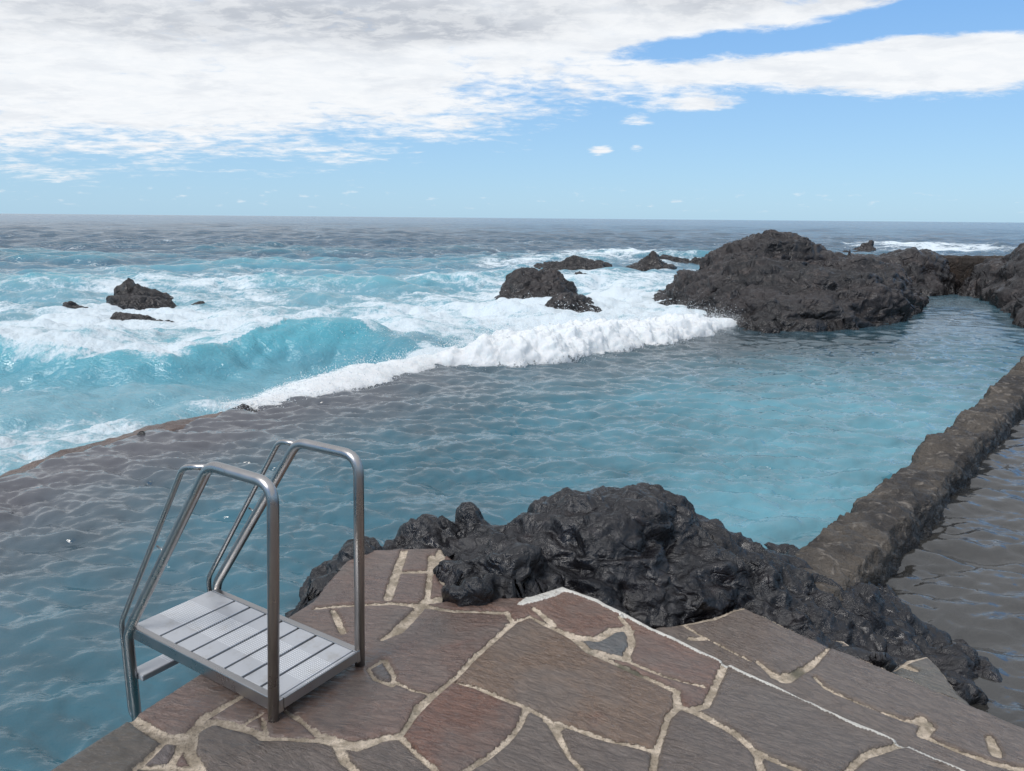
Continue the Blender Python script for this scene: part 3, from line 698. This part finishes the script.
# ------------------------------------------------------------------ terrace
W0 = 4.0
joints = [  # polylines in picture pixels: (u, v, width)
 [(129,717,6),(146,729,8),(165,740,11),(182,742,11),(193,733,9),(202,721,6),(218,712,6),(240,699,6)],
 [(193,734,8),(215,723,7),(240,729,8),(256,734,6),(263,740,5),(290,741,4),(323,743,5),(340,746,9)],
 [(240,729,3),(262,715,3)], [(266,736,3),(263,720,3)], [(296,718,3),(309,729,4),(323,741,5)],
 [(193,737,9),(190,756,9),(199,771,10),(210,800,8)], [(162,746,5),(146,762,6),(134,771,6),(120,790,6)], [(182,745,7),(174,762,7),(165,775,8),(150,800,6)], [(143,769,5),(196,770,5)],
 [(285,712,2),(300,722,3),(319,735,4),(339,744,9)], [(339,746,12),(358,748,12),(382,740,8),(400,738,5)], [(339,750,8),(345,763,8),(356,773,6),(370,800,6)],
 [(400,738,4),(417,757,4),(435,771,5),(450,800,5)], [(400,738,4),(412,720,6),(421,707,9),(435,695,6),(456,679,4),(476,657,4),(495,640,4),(513,624,4)],
 [(452,683,3),(476,689,4),(500,699,3),(523,708,4),(546,720,4),(573,730,5),(612,743,4),(640,749,5),(656,753,6)],
 [(527,710,5),(519,728,5),(507,743,5),(490,757,6),(468,771,6),(445,795,6)], [(546,720,5),(558,736,7),(569,759,4),(581,771,5),(596,800,5)], [(546,722,6),(560,730,6)],
 [(368,671,2),(384,661,3),(394,677,4),(392,687,4),(375,681,3),(368,671,2)], [(394,683,3),(413,692,2),(430,696,2)],
 [(316,610,4),(350,607,4),(394,605,4),(421,607,5),(456,613,4),(507,614,4)], [(404,553,5),(396,575,6),(388,600,6)], [(421,608,6),(408,622,9),(397,633,9),(382,641,3)],
 [(398,574,4),(429,573,5)], [(432,558,5),(430,575,4),(427,603,4)], [(443,552,7),(436,566,7),(444,583,6),(458,590,8),(462,600,6)], [(425,603,7),(440,601,9)],
 [(333,612,4),(343,634,4)], [(507,614,4),(513,624,3)], [(513,624,3),(530,618,3),(548,627,4),(573,638,7),(591,654,5),(632,673,4),(660,685,5),(677,693,6)], [(534,610,4),(554,626,5)],
 [(573,638,6),(597,641,7),(612,632,7),(628,630,6),(632,646,6),(624,661,6),(605,656,7),(591,653,7)], [(620,618,3),(630,630,4)],
 [(632,632,3),(629,663,3),(662,677,3),(689,685,3),(704,688,5)], [(725,666,5),(714,690,6),(706,707,6),(689,712,7),(678,707,7),(676,693,5)],
 [(678,709,6),(668,718,6),(662,737,4),(656,753,6),(653,771,5),(648,800,5)], [(685,710,6),(708,720,7),(733,734,6),(755,753,6),(771,761,5),(799,773,5),(840,800,5)], [(744,742,5),(757,757,6),(762,775,6),(765,800,6)],
 [(845,775,7),(864,757,6),(902,746,6)],
]
tread_joints = [
 [(684,627,2),(703,638,2),(728,651,2),(750,662,2)], [(690,640,4),(703,640,5)], [(758,664,3),(775,678,7),(786,681,8),(812,666,5),(829,649,2)], [(782,682,6),(786,676,6)],
 [(815,679,2),(826,690,2),(859,705,2)], [(835,695,2),(870,710,2),(904,722,3),(918,724,8)], [(921,721,9),(928,728,10),(922,737,7)], [(926,739,3),(959,753,4),(993,765,7),(1040,775,7)], [(990,740,6),(996,755,9)],
 [(650,627,7),(690,624,6),(711,620,5),(733,611,4),(746,609,3),(785,628,3),(826,646,3),(870,663,3),(919,685,3),(954,699,3),(1024,729,3),(1100,762,3)],
]
tread2_joints = [[(825,640,4),(845,642,5),(872,662,3)], [(892,671,4),(907,661,7),(927,656,5),(937,665,3),(959,696,3)], [(905,668,6),(915,672,4)]]
paint_line = [(520,607,3),(532,602,9),(548,597,9),(562,591,6),(575,594,5),(600,604,5),(640,625,5),(690,650,4),(725,666,4),(760,683,4),(800,700,4),(858,728,5),(902,745,6),(959,771,7),(1080,832,8)]

def voro(P, cell, seed):
    r = np.random.RandomState(seed); lo = P.min(0) - cell; n = (np.ceil((P.max(0) + cell - lo) / cell)).astype(int)
    S = lo + (np.stack(np.meshgrid(np.arange(n[0]), np.arange(n[1]), indexing='ij'), -1) + r.uniform(.1, .9, (n[0], n[1], 2))) * cell
    ci = np.floor((P - lo) / cell).astype(int); d1 = np.full(len(P), 9.); d2 = np.full(len(P), 9.); idx = np.zeros(len(P), int)
    for a in (-1, 0, 1):
        for b in (-1, 0, 1):
            q = np.clip(ci + [a, b], 0, n - 1); s = S[q[:, 0], q[:, 1]]; d = np.hypot(*(P - s).T)
            m = d < d1; d2 = np.where(m, d1, np.minimum(d2, d)); d1 = np.where(m, d, d1); idx = np.where(m, q[:, 0] * 997 + q[:, 1], idx)
    return (d2 - d1) / 2, idx

def joint_sd(P, lines, z):
    best = np.full(len(P), .5)
    for L in lines:
        W = np.array([[*G(u, v, z)[:2], 0] for u, v, w in L])
        ww = []
        for (u, v, w) in L:
            a = G(u - w / 2, v, z); b = G(u + w / 2, v, z); c = G(u, v - w / 2, z); d = G(u, v + w / 2, z)
            ww.append(.5 * math.sqrt(np.linalg.norm(a - b) * np.linalg.norm(c - d)) * 1.02)
        d, par, _, _ = seg_dist(P, W)
        best = np.minimum(best, d - np.interp(par, np.arange(len(L)), ww))
    return best

def paved(name, poly, z, lines, paint, res, seed, label, seeds=(), drop=.45, vor_poly=None, wetpts=()):
    poly = np.asarray(poly)[:, :2]; lo = poly.min(0) - .12; hi = poly.max(0) + .12
    xs = np.arange(lo[0], hi[0], res); ys = np.arange(lo[1], hi[1], res)
    X, Y = np.meshgrid(xs, ys); P = np.stack([X.ravel(), Y.ravel()], 1)
    d, par, nearp, _ = seg_dist(P, np.vstack([poly, poly[:1]])); ins = inside(P, poly)
    sd = joint_sd(P, lines, z) + .006 * fbm(P[:, 0] * 9, P[:, 1] * 9, 1.1, 3) 
    if vor_poly is not None:
        out = ~inside(P, vor_poly); vd, vi = voro(P, .42, seed); sd = np.where(out, vd - .015, sd)
    # connected stones
    lab = np.zeros(X.shape, int); ok = (sd.reshape(X.shape) > .001) & ins.reshape(X.shape); nl = 0
    lab_f = lab.ravel(); okf = ok.ravel(); W = X.shape[1]; N = X.size
    for s0 in np.flatnonzero(okf):
        if lab_f[s0]: continue
        nl += 1; st = [s0]; lab_f[s0] = nl
        while st:
            i = st.pop()
            for j in (i - 1, i + 1, i - W, i + W):
                if 0 <= j < N and okf[j] and not lab_f[j]: lab_f[j] = nl; st.append(j)
    r = np.random.RandomState(seed); pal = np.array([[.145, .105, .092], [.125, .10, .094], [.138, .112, .10], [.108, .094, .090], [.16, .105, .088]])
    cols = np.vstack([[.1, .08, .07], pal[r.randint(0, len(pal), nl)] * r.uniform(.75, 1.2, (nl, 1))]); rots = r.uniform(-1.5, 1.5, nl + 1) + .5; wets = r.uniform(.15, .45, nl + 1)
    for (u, v, c, ro, we) in seeds:
        g = G(u, v, z); i = int(round((g[1] - lo[1]) / res)); j = int(round((g[0] - lo[0]) / res))
        if 0 <= i < X.shape[0] and 0 <= j < W:
            l = lab_f[i * W + j]
            if l: cols[l] = np.array(c) * [1.46, 1.42, 1.20]; rots[l] = ro; wets[l] = we + .18
    # spread stone colour a little under the mortar so the edge keeps its stone's colour
    L2 = lab_f.reshape(X.shape).copy()
    for _ in range(4):
        for ax, sh in ((0, 1), (0, -1), (1, 1), (1, -1)):
            q = np.roll(L2, sh, ax); L2 = np.where(L2 == 0, q, L2)
    L2 = L2.ravel()
    pd = np.full(len(P), 1.0)
    if paint:
        Wp = np.array([[*G(u, v, z)[:2], 0] for u, v, w in paint]); wv = []
        for u, v, w in paint:
            wv.append(.5 * np.linalg.norm(G(u, v - w / 2, z) - G(u, v + w / 2, z)) * .75)
        dd, pp, _, _ = seg_dist(P, Wp); pd = dd - np.interp(pp, np.arange(len(paint)), wv)
    hgt = .012 * sstep(-.005, .009, sd) + .004 * fbm(P[:, 0] * 4, P[:, 1] * 4, 3.0, 3) + .0022 * fbm(P[:, 0] * 22, P[:, 1] * 14, 6.0, 3)
    hgt += np.where(pd < 0, .006, 0)
    round_ = .010 * sstep(.018, 0, d)
    zz = z + hgt - np.where(ins, round_, .012)
    x, y = P[:, 0].copy(), P[:, 1].copy()
    o = ~ins
    x[o] = nearp[o, 0]; y[o] = nearp[o, 1]; 
    wob = .012 * fbm(nearp[:, 0] * 6, nearp[:, 1] * 6, 2.0, 3); 
    zz[o] = z - .012 - np.minimum(d[o] / .12, 1) * drop
    x += wob * sstep(.06, 0, d); y += wob * sstep(.06, 0, d)
    keep = ins | (d < .13)
    wet = wets[L2]
    for (u, v, rad, a) in wetpts:
        g = G(u, v, z); wet = np.maximum(wet, a * np.exp(-(np.hypot(P[:, 0] - g[0], P[:, 1] - g[1]) / rad) ** 2))
    v = np.stack([x, y, zz], 1)
    vv, f, a = compact(v, grid_faces(len(ys), len(xs), keep), {'joint': sd, 'stone': cols[L2], 'rot': rots[L2], 'paint': pd, 'wet': wet})
    return tag(mesh_np(name, vv, f, M_pave, attrs=a), label, kind='structure')

eA = G(312, 603)[:2]; eB = G(50, 771)[:2]; ed = (eB - eA) / np.linalg.norm(eB - eA)
wA = G(800, 700)[:2]; wB = G(959, 771)[:2]; wd = (wB - wA) / np.linalg.norm(wB - wA)
poly = [eA + ed * 5.0, eA, G(345, 563)[:2], G(372, 551)[:2], G(442, 549)[:2], G(470, 580)[:2], G(500, 598)[:2], G(530, 599)[:2], G(563, 588)[:2], G(600, 602)[:2], G(640, 623)[:2], G(690, 648)[:2], G(740, 671)[:2], wA + np.array([.0, .006]), wB + [0, .006], wB + wd * 3.0, (4.0, -2.2), (-2.5, -2.2)]
vis = [G(u, v)[:2] for u, v in [(-60, 795), (40, 795), (1200, 795), (1400, 500), (200, 500), (-200, 700)]]
RED = (.112, .060, .050); BRN = (.118, .083, .070); GRY = (.062, .060, .064); BLU = (.075, .082, .092); MAU = (.098, .072, .072)
seeds = [(600, 680, BRN, .6, .1), (470, 720, RED, .35, .2), (540, 750, (.125, .066, .056), .35, .1), (460, 640, GRY, .5, .25), (360, 690, (.085, .062, .060), .2, .75), (250, 755, (.082, .068, .062), .3, .5), (110, 755, (.072, .062, .058), .3, .6), (185, 700, (.062, .055, .054), .3, .8), (225, 715, (.055, .05, .05), .3, .8),
         (370, 580, (.078, .070, .072), .15, 0), (415, 565, BLU, .1, 0), (413, 590, (.085, .078, .078), .1, 0), (370, 620, (.115, .078, .074), .2, .1), (600, 615, MAU, .6, .15), (608, 645, (.075, .085, .105), .6, .15), (660, 650, (.120, .072, .064), .6, .1), (780, 720, (.095, .078, .074), .8, .1), (690, 750, (.098, .075, .075), .8, .05), (610, 760, (.09, .072, .07), .5, .1), (650, 680, (.135, .085, .072), .5, .1)]
paved('terrace', poly, 0.0, joints, paint_line, .0085, 3, 'irregular dark slate paving with pale mortar joints beside the pool', seeds, drop=.6, vor_poly=vis,
      wetpts=[(300, 705, .30, .95), (240, 715, .35, .8), (365, 665, .2, .8), (440, 625, .3, .45)])
Z1, Z2 = -.15, -.30
up_edge = [G(u, v, 0)[:2] + np.array([-.03, -.06]) for u, v in [(640, 623), (690, 648), (740, 671), (800, 700), (858, 728), (902, 745), (959, 771)]]
up_edge.append(up_edge[-1] + wd * 2.0)
o1 = [G(u, v, Z1)[:2] for u, v in [(655, 628), (690, 622), (711, 617), (733, 609), (744, 607), (785, 626), (826, 645), (870, 661), (919, 683), (954, 697), (1024, 728)]]
od = (o1[-1] - o1[-3]) / np.linalg.norm(o1[-1] - o1[-3])
o1.append(o1[-1] + od * 1.6)
paved('paved_step', up_edge + o1[::-1], Z1, tread_joints, None, .0085, 5, 'slate paved step just below the white edge line',
      [(760, 635, (.085, .074, .070), .8, .5), (870, 680, (.105, .082, .082), .8, .1), (720, 655, (.085, .072, .074), .8, .1), (850, 715, (.10, .080, .078), .8, .1), (950, 740, (.10, .080, .078), .8, .1)], drop=.5)
in2 = [p + np.array([-.03, -.05]) for p in o1[4:]]
o2 = [G(u, v, Z2)[:2] for u, v in [(800, 636), (825, 638), (845, 640), (858, 650), (880, 668), (892, 670), (907, 659), (927, 655), (937, 663), (960, 696)]] + [G(990, 724, Z2)[:2], G(1060, 754, Z2)[:2]]
o2.append(o2[-1] + od * 1.2)
paved('paved_step', in2 + o2[::-1], Z2, tread2_joints, None, .009, 6, 'lowest slate step seen as corners beside the tide pool', [(925, 675, (.085, .080, .078), .8, .1), (950, 690, (.085, .080, .078), .8, .1)], drop=.5)

# ------------------------------------------------------------------ ladder
A0 = G(273.7, 721, 0); zt = .085
An = G(277.5, 703, zt); Bn = G(361.5, 648.5, zt); Cn = G(224, 590, zt); Dn = G(134.5, 629, zt)
a_dir = (Bn - An); a_dir += (Cn - Dn); a_dir /= np.linalg.norm(a_dir)
b_dir = np.cross([0, 0, 1], a_dir)
Wd = .5 * (np.linalg.norm(Bn - An) + np.linalg.norm(Cn - Dn)); Ld = .5 * (np.linalg.norm(Dn - An) + np.linalg.norm(Cn - Bn))
cen = (An + Bn + Cn + Dn) / 4; org = cen - a_dir * Wd / 2 - b_dir * Ld / 2; org[2] = 0
rz = math.atan2(a_dir[1], a_dir[0])
lad = empty('pool_ladder', org.tolist(), rz)
tag(lad, 'stainless steel pool ladder with handrails and slatted grey platform', 'pool ladder')
def to_local(p):
    d = p - org; return np.array([d @ a_dir, d @ b_dir, d[2]])
def on_plane(u, v, xloc):       # pixel meets the upright plane of a handrail
    o = org + a_dir * xloc; d = ray(u, v); c = np.array([0, 0, H]); t = ((o - c) @ a_dir) / (d @ a_dir); return to_local(c + d * t)

def tube(pts, r, seg=20, fil=.05, nb=7, cap=True):
    pts = [Vector(p) for p in pts]; path = [pts[0]]
    for i in range(1, len(pts) - 1):
        a, b, c = pts[i - 1], pts[i], pts[i + 1]; d1 = (a - b).normalized(); d2 = (c - b).normalized()
        f = min(fil if not isinstance(fil, (list, tuple)) else fil[i - 1], (a - b).length * .45, (c - b).length * .45)
        p0, p1 = b + d1 * f, b + d2 * f
        for k in range(nb + 1):
            t = k / nb; path.append(p0.lerp(b, t).lerp(b.lerp(p1, t), t))
    path.append(pts[-1])
    vs, fs = [], []
    tang = [(path[min(i + 1, len(path) - 1)] - path[max(i - 1, 0)]).normalized() for i in range(len(path))]
    ref = Vector((1, 0, 0)) if abs(tang[0].x) < .9 else Vector((0, 1, 0))
    for i, (p, t) in enumerate(zip(path, tang)):
        ref = (ref - t * ref.dot(t)).normalized(); bi = t.cross(ref)
        for k in range(seg):
            a = 2 * math.pi * k / seg; vs.append(p + ref * math.cos(a) * r + bi * math.sin(a) * r)
    for i in range(len(path) - 1):
        for k in range(seg):
            k2 = (k + 1) % seg; fs.append((i * seg + k, i * seg + k2, (i + 1) * seg + k2, (i + 1) * seg + k))
    if cap: fs.append(tuple(range(seg))[::-1]); fs.append(tuple((len(path) - 1) * seg + k for k in range(seg)))
    return vs, fs

def poly_obj(name, parts, mat, parent, smooth=True, bevel=0):
    vs, fs = [], []
    for v, f in parts:
        o = len(vs); vs += [tuple(p) for p in v]; fs += [tuple(i + o for i in q) for q in f]
    me = bpy.data.meshes.new(name); me.from_pydata(vs, [], fs); me.update()
    me.materials.append(mat); o = bpy.data.objects.new(name, me); COL.objects.link(o); o.parent = parent
    if bevel:
        b = o.modifiers.new('bevel', 'BEVEL'); b.width = bevel; b.segments = 2; b.limit_method = 'ANGLE'
    if smooth:
        me.polygons.foreach_set('use_smooth', np.array([len(p.vertices) == 4 for p in me.polygons]))
    return o

def box(x0, x1, y0, y1, z0, z1):
    v = [(x, y, z) for z in (z0, z1) for y in (y0, y1) for x in (x0, x1)]
    return v, [(0, 2, 3, 1), (4, 5, 7, 6), (0, 1, 5, 4), (1, 3, 7, 5), (3, 2, 6, 7), (2, 0, 4, 6)]

RT = .0195; RS = .0105
def rail(xl, px_main, px_thin, py_foot, px_conn):
    P = [on_plane(u, v, xl) for u, v in px_main]
    base = np.array([xl, P[0][1], 0.0]); P[0] = np.array([xl, P[0][1], .004])
    stz = [np.array([xl, P[-1][1], -1.25])]
    main = poly_obj('handrail', [tube(P + stz, RT, 24, [.075, .05, .05], 9)], M_steel, lad)
    # base collar
    T = [on_plane(u, v, xl) for u, v in px_thin]
    T.append(np.array([xl, T[-1][1], -.32])); T.append(np.array([xl, P[-1][1], -.345]))
    poly_obj('guard_rail', [tube(T, RS, 16, [.035, .03, .03], 7)], M_steel, main)
    a, b = [on_plane(u, v, xl) for u, v in px_conn]
    poly_obj('rail_link', [tube([a, b], .004, 10)], M_steel, main)
    return P
nearP = rail(.0, [(273.7, 721), (273, 484), (209, 465), (128, 632)], [(207, 467), (183, 467), (121.5, 622)], 0, [(157, 546), (166, 553)])
farP = rail(Wd, [(359.5, 655), (358.5, 456), (297, 442), (216, 585)], [(297, 444), (279, 441), (208.5, 578)], 0, [(249, 508), (256, 513)])
# platform frame
Mslat = mat_slat(Ld)
yD = .5 * (nearP[-1][1] + farP[-1][1])
bt = .036
fr = empty('platform', (0, 0, 0)); fr.parent = lad
y0, y1 = .03, yD - .01
for xa in (.0, Wd):
    s = 1 if xa == 0 else -1
    poly_obj('side_beam', [box(min(xa + s * .002, xa + s * .030), max(xa + s * .002, xa + s * .030), y0 - .028, y1, zt - .050, zt)], M_steel, fr, False, .003)
poly_obj('front_apron', [box(.0305, Wd - .0305, y0 - .030, y0 - .024, zt - .040, zt)], M_steel, fr, False, .002)
# slats across the short way
def tloc(u, v): return to_local(G(u, v, zt))[1]
cuts = [tloc(110 + u / 3.79, 570 + v / 3.79) for u, v in [(180, 252), (236, 285), (295, 317), (358, 350), (415, 382), (480, 417), (550, 452)]]
cuts = sorted(cuts); pitch = (cuts[-1] - cuts[0]) / 6
cuts = [cuts[0] + pitch * k for k in range(7)]
edges = [y0 - .022, cuts[0] - pitch] + cuts + [y1 + .004]
gaps = [.0] + [.004] + [.0125] * 7 + [0]
for i in range(len(edges) - 1):
    a = edges[i] + gaps[i] / 2; b = edges[i + 1] - gaps[i + 1] / 2
    if b - a < .01: continue
    poly_obj('slat', [box(.031, Wd - .031, a, b, zt - .016, zt - .002 + .0008 * (i % 2))], Mslat, fr, False, .0025)
for k, z_ in enumerate((-.13, -.38, -.63)):
    poly_obj('tread', [box(RT * .7, Wd - RT * .7, yD - .045, yD + .040, z_ - .028, z_)], Mslat, lad, False, .006)

# ------------------------------------------------------------------ sea bed and shore under everything (one sheet out to the horizon)
v = [(-30000, -30000, -3), (30000, -30000, -3), (30000, 30000, -3), (-30000, 30000, -3)]
tag(mesh_np('seabed', v, [[0, 1, 2, 3]], M_weir, smooth=False), 'brown sea bed under the water', kind='structure')

# ------------------------------------------------------------------ sky
SUN_EL, SUN_AZ = math.radians(47), math.radians(-138)       # azimuth from +Y toward +X
wld = bpy.data.worlds.new('World'); scene.world = wld; wld.use_nodes = True
wt = wld.node_tree; wt.nodes.clear()
class W(NT):
    def __init__(s): s.t = wt; s.out = wt.nodes.new('ShaderNodeOutputWorld')
w = W()
sky = w.n('TexSky', sky_type='NISHITA', sun_disc=False, sun_elevation=SUN_EL, sun_rotation=SUN_AZ, air_density=1.0, dust_density=.6, ozone_density=2.0, altitude=0)
D = w.n('TexCoord').outputs['Generated']
sx = w.n('SeparateXYZ', {0: D}); X, Y, Z = sx.outputs
zc = w.math('MAXIMUM', Z, 0.0)
az = w.math('ARCTAN2', X, Y); el = w.math('ARCSINE', zc)
inv = w.math('DIVIDE', 1.0, w.math('ADD', zc, .13))
pv = w.n('CombineXYZ', {0: w.math('MULTIPLY', X, inv), 1: w.math('MULTIPLY', Y, inv), 2: 0.0}).outputs[0]
n1 = w.noise(w.mapv(pv, (1.0, 1.1, 1)), 1.5, 10, .62, .25)
n2 = w.noise(w.mapv(pv, (1.0, 1.3, 1)), 7.5, 8, .66, .3)
n3 = w.noise(w.mapv(pv, (.8, 1.3, 1)), .55, 6, .55, .3)
nz = w.math('ADD', w.math('MULTIPLY', w.math('SUBTRACT', n1, .5), 1.0), w.math('MULTIPLY', w.math('SUBTRACT', n2, .5), .85))
# cloud bank edge: low on the left, climbing to the right
line = w.n('FloatCurve', {'Value': w.math('ADD', w.math('MULTIPLY', az, .318), .5)})
cv = line.mapping.curves[0]
def ae(u, v):
    d = ray(u, v); return math.atan2(d[0], d[1]), math.asin(d[2] / np.linalg.norm(d))
def pt(u, v):
    a, e = ae(u, v); return (a * .318 + .5, e)
pts = [(0, .30), pt(-400, 170), pt(0, 168), pt(200, 160), pt(380, 150), pt(480, 130), pt(620, 88), pt(720, 54), pt(790, 25), pt(900, 0), pt(1024, -15), (pt(1300, 0)[0], .33), (1, .30)]
cv.points[0].location = pts[0]; cv.points[1].location = pts[-1]
for p in pts[1:-1]: cv.points.new(*p)
line.mapping.update()
def gauss(u, v, su, sv, a, tilt=0.0):
    a0, e0 = ae(u, v)
    dx = w.math('SUBTRACT', az, a0); dy = w.math('SUBTRACT', w.math('SUBTRACT', el, e0), w.math('MULTIPLY', dx, tilt))
    q = w.math('ADD', w.math('POWER', w.math('DIVIDE', w.math('ABSOLUTE', dx), su / F), 2.0), w.math('POWER', w.math('DIVIDE', w.math('ABSOLUTE', dy), sv / F), 2.0))
    return w.math('MULTIPLY', w.math('EXPONENT', w.math('MULTIPLY', q, -1.0)), a)
bias = w.math('MULTIPLY', w.math('SUBTRACT', el, line.outputs[0]), 6.0)
bias = w.math('MINIMUM', w.math('MAXIMUM', bias, -.50), .42)
for g in (gauss(925, 66, 165, 27, 1.2, -.06), gauss(700, 105, 42, 9, .60), gauss(638, 121, 18, 6, .38), gauss(603, 150, 14, 6, .78), gauss(637, 149, 10, 5, .68), gauss(690, 72, 100, 9, .3), gauss(800, 14, 100, 10, .35, .08)):
    bias = w.math('ADD', bias, g)
for g in (gauss(700, 44, 66, 10, -.62, .10), gauss(870, 26, 130, 12, -.72, .14), gauss(1000, 8, 60, 14, -1.0)):
    bias = w.math('ADD', bias, g)
# thin row of tiny clouds low over the horizon
hz = w.noise(w.n('CombineXYZ', {0: w.math('MULTIPLY', az, 42.0), 1: w.math('MULTIPLY', el, 150.0), 2: 0.0}).outputs[0], 1.0, 4, .55)
band = w.math('MULTIPLY', w.ramp(hz, .60, .74), w.math('MULTIPLY', w.ramp(el, .008, .014), w.ramp(el, .022, .045, 1, 0)))
m = w.ramp(w.math('ADD', nz, bias), -.08, .30)
m = w.math('MAXIMUM', m, w.math('MULTIPLY', band, .45))
# thick parts are grey from below
thick = w.math('ADD', w.math('ADD', w.math('SUBTRACT', n3, .5), w.math('MULTIPLY', w.math('SUBTRACT', n1, .5), .7)), w.math('MULTIPLY', w.math('SUBTRACT', el, .19), 3.0))
for g in (gauss(420, 28, 150, 16, .22), gauss(60, 25, 190, 30, .16), gauss(560, 60, 90, 40, -.15)):
    thick = w.math('ADD', thick, g)
gk = w.ramp(thick, -.06, .32)
K = 10.0
cc = w.mix(gk, col(.72 * K, .745 * K, .775 * K), col(.42 * K, .45 * K, .50 * K))
cc = w.mix(w.math('MULTIPLY', w.ramp(n2, .42, .60), .40), cc, col(.80 * K, .81 * K, .82 * K))
cc = w.mix(w.math('MULTIPLY', w.ramp(w.noise(w.mapv(pv, (.9, 1.3, 1)), 3.0, 8, .65, .3), .48, .66), .35), cc, col(.52 * K, .56 * K, .62 * K))
cc = w.mix(1.0, cc, w.n('CombineColor', {0: w.ramp(el, .38, 1.1, 1, 1.45), 1: w.ramp(el, .38, 1.1, 1, 1.45), 2: w.ramp(el, .38, 1.1, 1, 1.45)}).outputs[0], 'MULTIPLY')
# blue sky deepened a little higher up
blue = w.mix(w.ramp(el, .0, .30, 0, 1, False), col(.66, .80, .92), col(.52, .78, 1.10))
sb0 = w.mix(w.ramp(el, .0, .34, 0, 1, False), col(3.8, 5.9, 7.7), col(1.3, 3.4, 7.2))
sb = w.n('Mix', data_type='RGBA', blend_type='MULTIPLY'); w.set(sb, 0, 1.0); w.set(sb, 6, sky.outputs[0]); w.set(sb, 7, blue)
final = w.mix(m, w.mix(.72, sb.outputs[2], sb0), cc)
bg = w.n('Background', {'Color': final, 'Strength': .1})
wt.links.new(bg.outputs[0], w.out.inputs[0])

sl = bpy.data.lights.new('sun', 'SUN'); so = bpy.data.objects.new('sun', sl); COL.objects.link(so)
sl.energy = 2.4; sl.angle = math.radians(24); sl.color = (1, .95, .88)
dv = Vector((math.cos(SUN_EL) * math.sin(SUN_AZ), math.cos(SUN_EL) * math.cos(SUN_AZ), math.sin(SUN_EL)))
so.rotation_euler = dv.to_track_quat('Z', 'Y').to_euler()

scene.view_settings.view_transform = 'Standard'; scene.view_settings.look = 'None'; scene.view_settings.gamma = 1
scene.view_settings.exposure = 0.32
scene.render.engine = 'CYCLES'
scene.cycles.use_denoising = True
scene.cycles.max_bounces = 6
scene.cycles.transparent_max_bounces = 12
